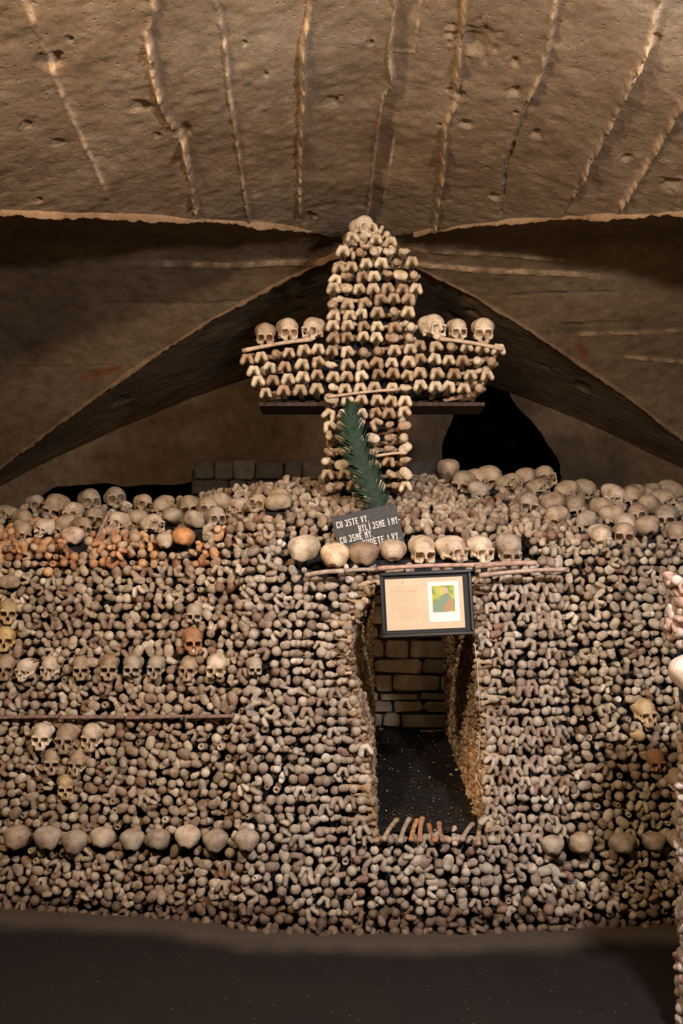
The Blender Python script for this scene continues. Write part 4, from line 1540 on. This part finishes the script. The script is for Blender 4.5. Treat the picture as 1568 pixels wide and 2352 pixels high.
rows = [(-42, .9, 50, 115, 1), (-52, .5, 24, 85, 0), (-58, .5, 24, 88, 0)]
m.box((52 * pw, .0032, -24 * pw), (3.2 * pw, .0006, 6 * pw))
y = -34
for li in range(15):
    x = 22 + rt.uniform(0, 3); x1 = 88 - rt.uniform(0, 8)
    if li in (3,): x1 = 88
    th = 1.5 if li == 2 else .55
    while x < x1:
        w_ = rt.uniform(2, 7)
        m.box(((x + w_ / 2) * pw, .0032, y * pw), (w_ * pw, .0006, th * pw)); x += w_ + rt.uniform(.8, 1.6)
    y -= 5.2
m.build('text_lines', M_INK, pap)
m = MB(); m.box((144 * pw, .0028, -71.5 * pw), (71 * pw, .0015, 92 * pw)); card = m.build('print_card', M_CARD, fr)


def portrait_material():
    m, nt, b = new_mat('printed_backdrop')
    L = nt.links.new
    tc = N(nt, 'ShaderNodeTexCoord')
    n = N(nt, 'ShaderNodeTexNoise', Scale=22.0, Detail=3.0)
    L(tc.outputs['Object'], n.inputs['Vector'])
    r = ramp(nt, [(0.4, (0.17, 0.22, 0.035)), (0.62, (0.50, 0.46, 0.06))])
    L(n.outputs['Fac'], r.inputs[0]); L(r.outputs[0], b.inputs['Base Color']); b.inputs['Roughness'].default_value = .6
    return m


m = MB(); m.box((143.5 * pw, .0018, -65 * pw), (51 * pw, .001, 60 * pw)); pr = m.build('print', portrait_material(), card)


def blob(name, cx, cz, pts, mat, y):
    mb = MB(); n = len(pts)
    mb.v = [Vector(((cx + a) * pw, y, (cz + b) * pw)) for a, b in pts] + [Vector(((cx + a) * pw, .0014, (cz + b) * pw)) for a, b in pts]
    mb.f = [list(range(n))[::-1]] + [[i, (i + 1) % n, n + (i + 1) % n, n + i] for i in range(n)]
    o_ = mb.build(name, mat, card)
    return o_


flat = lambda n_, c: noisy(n_, tuple(x * .85 for x in c), c, 300, .7, 0.0)
blob('printed_robe', 143.5, -65, [(-25, -14), (-12, -4), (-4, 8), (3, 12), (12, 9), (22, -2), (25, -14), (23, -26), (5, -30), (-25, -30)], flat('robe_green', (.22, .27, .19)), .0011)
blob('printed_sleeve', 143.5, -65, [(2, -28), (-4, -22), (6, -12), (14, 2), (20, 0), (24, -14), (20, -26)], flat('sleeve_tan', (.42, .25, .12)), .0007)
blob('printed_head', 143.5, -65, [(4 + 7 * math.cos(a * PI / 6), 19 + 8.5 * math.sin(a * PI / 6)) for a in range(12)][::-1], flat('skin_print', (.52, .38, .24)), .0007)
m, nt, b = new_mat('glass_pane')
nt.nodes.remove(b)
gl = N(nt, 'ShaderNodeBsdfGlossy', Roughness=0.05); tr = N(nt, 'ShaderNodeBsdfTransparent'); mx = N(nt, 'ShaderNodeMixShader')
fr_ = N(nt, 'ShaderNodeFresnel', IOR=1.45)
nt.links.new(fr_.outputs[0], mx.inputs[0]); nt.links.new(tr.outputs[0], mx.inputs[1]); nt.links.new(gl.outputs[0], mx.inputs[2])
nt.links.new(mx.outputs[0], nt.nodes['Material Output'].inputs[0])
M_GLASS = m
mb = MB(); mb.quad((t, -.003, -H + t), (W - t, -.003, -H + t), (W - t, -.003, -t), (t, -.003, -t)); mb.build('glass_pane', M_GLASS, fr)

# ------------------------------------------------------------------ palm frond leaning on the cross
YP = 5.40
path_px = [(880, 1185), (868, 1160), (848, 1110), (826, 1050), (812, 1000), (806, 965), (808, 936)]
pp = []
for i, (a, b) in enumerate(path_px):
    pp.append(Vector(at(a, b, YP - .06 + .02 * i - (.03 if i > 4 else 0))))
palm = empty('palm_frond', tuple(pp[0]))
tag(palm, 'dark green palm frond leaning against the upright of the bone cross', 'palm frond')
org = Vector(pp[0])


def along(t):
    f_ = t * (len(pp) - 1); i = min(int(f_), len(pp) - 2); u_ = f_ - i
    return pp[i].lerp(pp[i + 1], u_), (pp[i + 1] - pp[i]).normalized()


m = MB(); m.tube([p_ - org for p_ in [along(i / 24)[0] for i in range(25)]], [0.0042 - .0028 * i / 24 for i in range(25)], 8); m.build('stem', M_STEM, palm, True)
mb = MB()
rp = random.Random(8)
NL = 64
for i in range(NL):
    t = 0.06 + .94 * i / (NL - 1)
    P0, d = along(t)
    Ln = .165 * (math.sin(PI * min(1, (t * .68 + .26))) ** .6) * rp.uniform(.85, 1.08) if t < .97 else .08
    for sx in (-1, 1):
        sv = Vector((sx, 0, 0)); sv = (sv - d * sv.dot(d)).normalized()
        an = math.radians(rp.uniform(36, 50) * (1 - .42 * t))
        dr = (d * math.cos(an) + sv * math.sin(an)); dr.y -= .28 * rp.uniform(.3, 1); dr.normalize()
        prev = None
        wdir = dr.cross(Vector((0, 1, 0))).normalized()
        base = len(mb.v); segs = 5
        for k in range(segs + 1):
            q = k / segs
            P = P0 + dr * Ln * q + Vector((0, .035 * q * q - .006, -.02 * q * q))
            wd = .0052 * (1 - q ** 2.2) + .0005
            mb.v += [P - org - wdir * wd, P - org + Vector((0, -.0022, 0)), P - org + wdir * wd, P - org + Vector((0, .001, 0))]
        for k in range(segs):
            for e in range(4):
                a = base + k * 4 + e; b_ = base + k * 4 + (e + 1) % 4
                mb.f.append([a, b_, b_ + 4, a + 4])
o = mb.build('leaflets', M_LEAF, palm, False)

# ------------------------------------------------------------------ thin cord at the right side of the doorway
pts = [at(x, y, 4.97) for x, y in [(1090, 1480), (1096, 1530), (1100, 1600), (1103, 1680), (1099, 1735), (1088, 1765), (1092, 1785), (1104, 1808), (1110, 1850)]]
m = MB(); m.tube([Vector(q) - Vector(pts[0]) for q in pts], .0022, 6); o = m.build('cord', M_CORD, None, True); o.location = tuple(pts[0])
tag(o, 'thin pale cord hanging down the right edge of the doorway', 'cord')

# ------------------------------------------------------------------ nearer bone pillar cut by the right photo edge
rn = random.Random(12)
near = []
PX_EDGE = 1572
for py in np.arange(1335, 2440, 24):
    for k in range(9):
        a = (k - 4) * .32
        Yd = 3.55
        C = at(PX_EDGE + 105, py, Yd + .26)
        r_ = .165 + .03 * rn.random() + .05 * float(smooth(1700, 1450, py))
        th = a - .65
        n = Vector((math.sin(th) * 1.0, -math.cos(th), rn.gauss(0, .12)))
        P = Vector(C) + Vector((n.x, n.y, 0)).normalized() * (r_ - .01)
        if 1500 < py < 1610 and k < 6: continue
        near.append((tuple(P), frame_from(n, rn.uniform(0, 6)), rn.uniform(.75, 1.05), rn.choice([0, 1, 2, 5]), tuple(np.array(rn.choice([(.50, .42, .36), (.44, .36, .31), (.38, .25, .19)])) * rn.uniform(.85, 1.05))))
o = obj('pillar_bones', packed('pillar_bones', near, BONES)); tag(o, 'bright pinkish bones of a nearer pillar cut by the right photo edge', 'bones', kind='stuff')
C = at(PX_EDGE + 105, 1900, 3.81)
zt = at(PX_EDGE, 1320, 3.8)[2]
m = MB(); m.tube([(0, 0, 0), (0, 0, zt)], [.15, .17], 20); o = m.build('pillar_core', M_SHADE_BACKING, None, True); o.location = (C[0], C[1], 0)
structure(o, 'dark core of the nearer bone pillar at the right', 'pillar')
skull(1588, 1556, 104, 'dome', 170, 'bright skull on the near pillar at the right edge', (.58, .47, .38), None, Y=3.62, block=False)
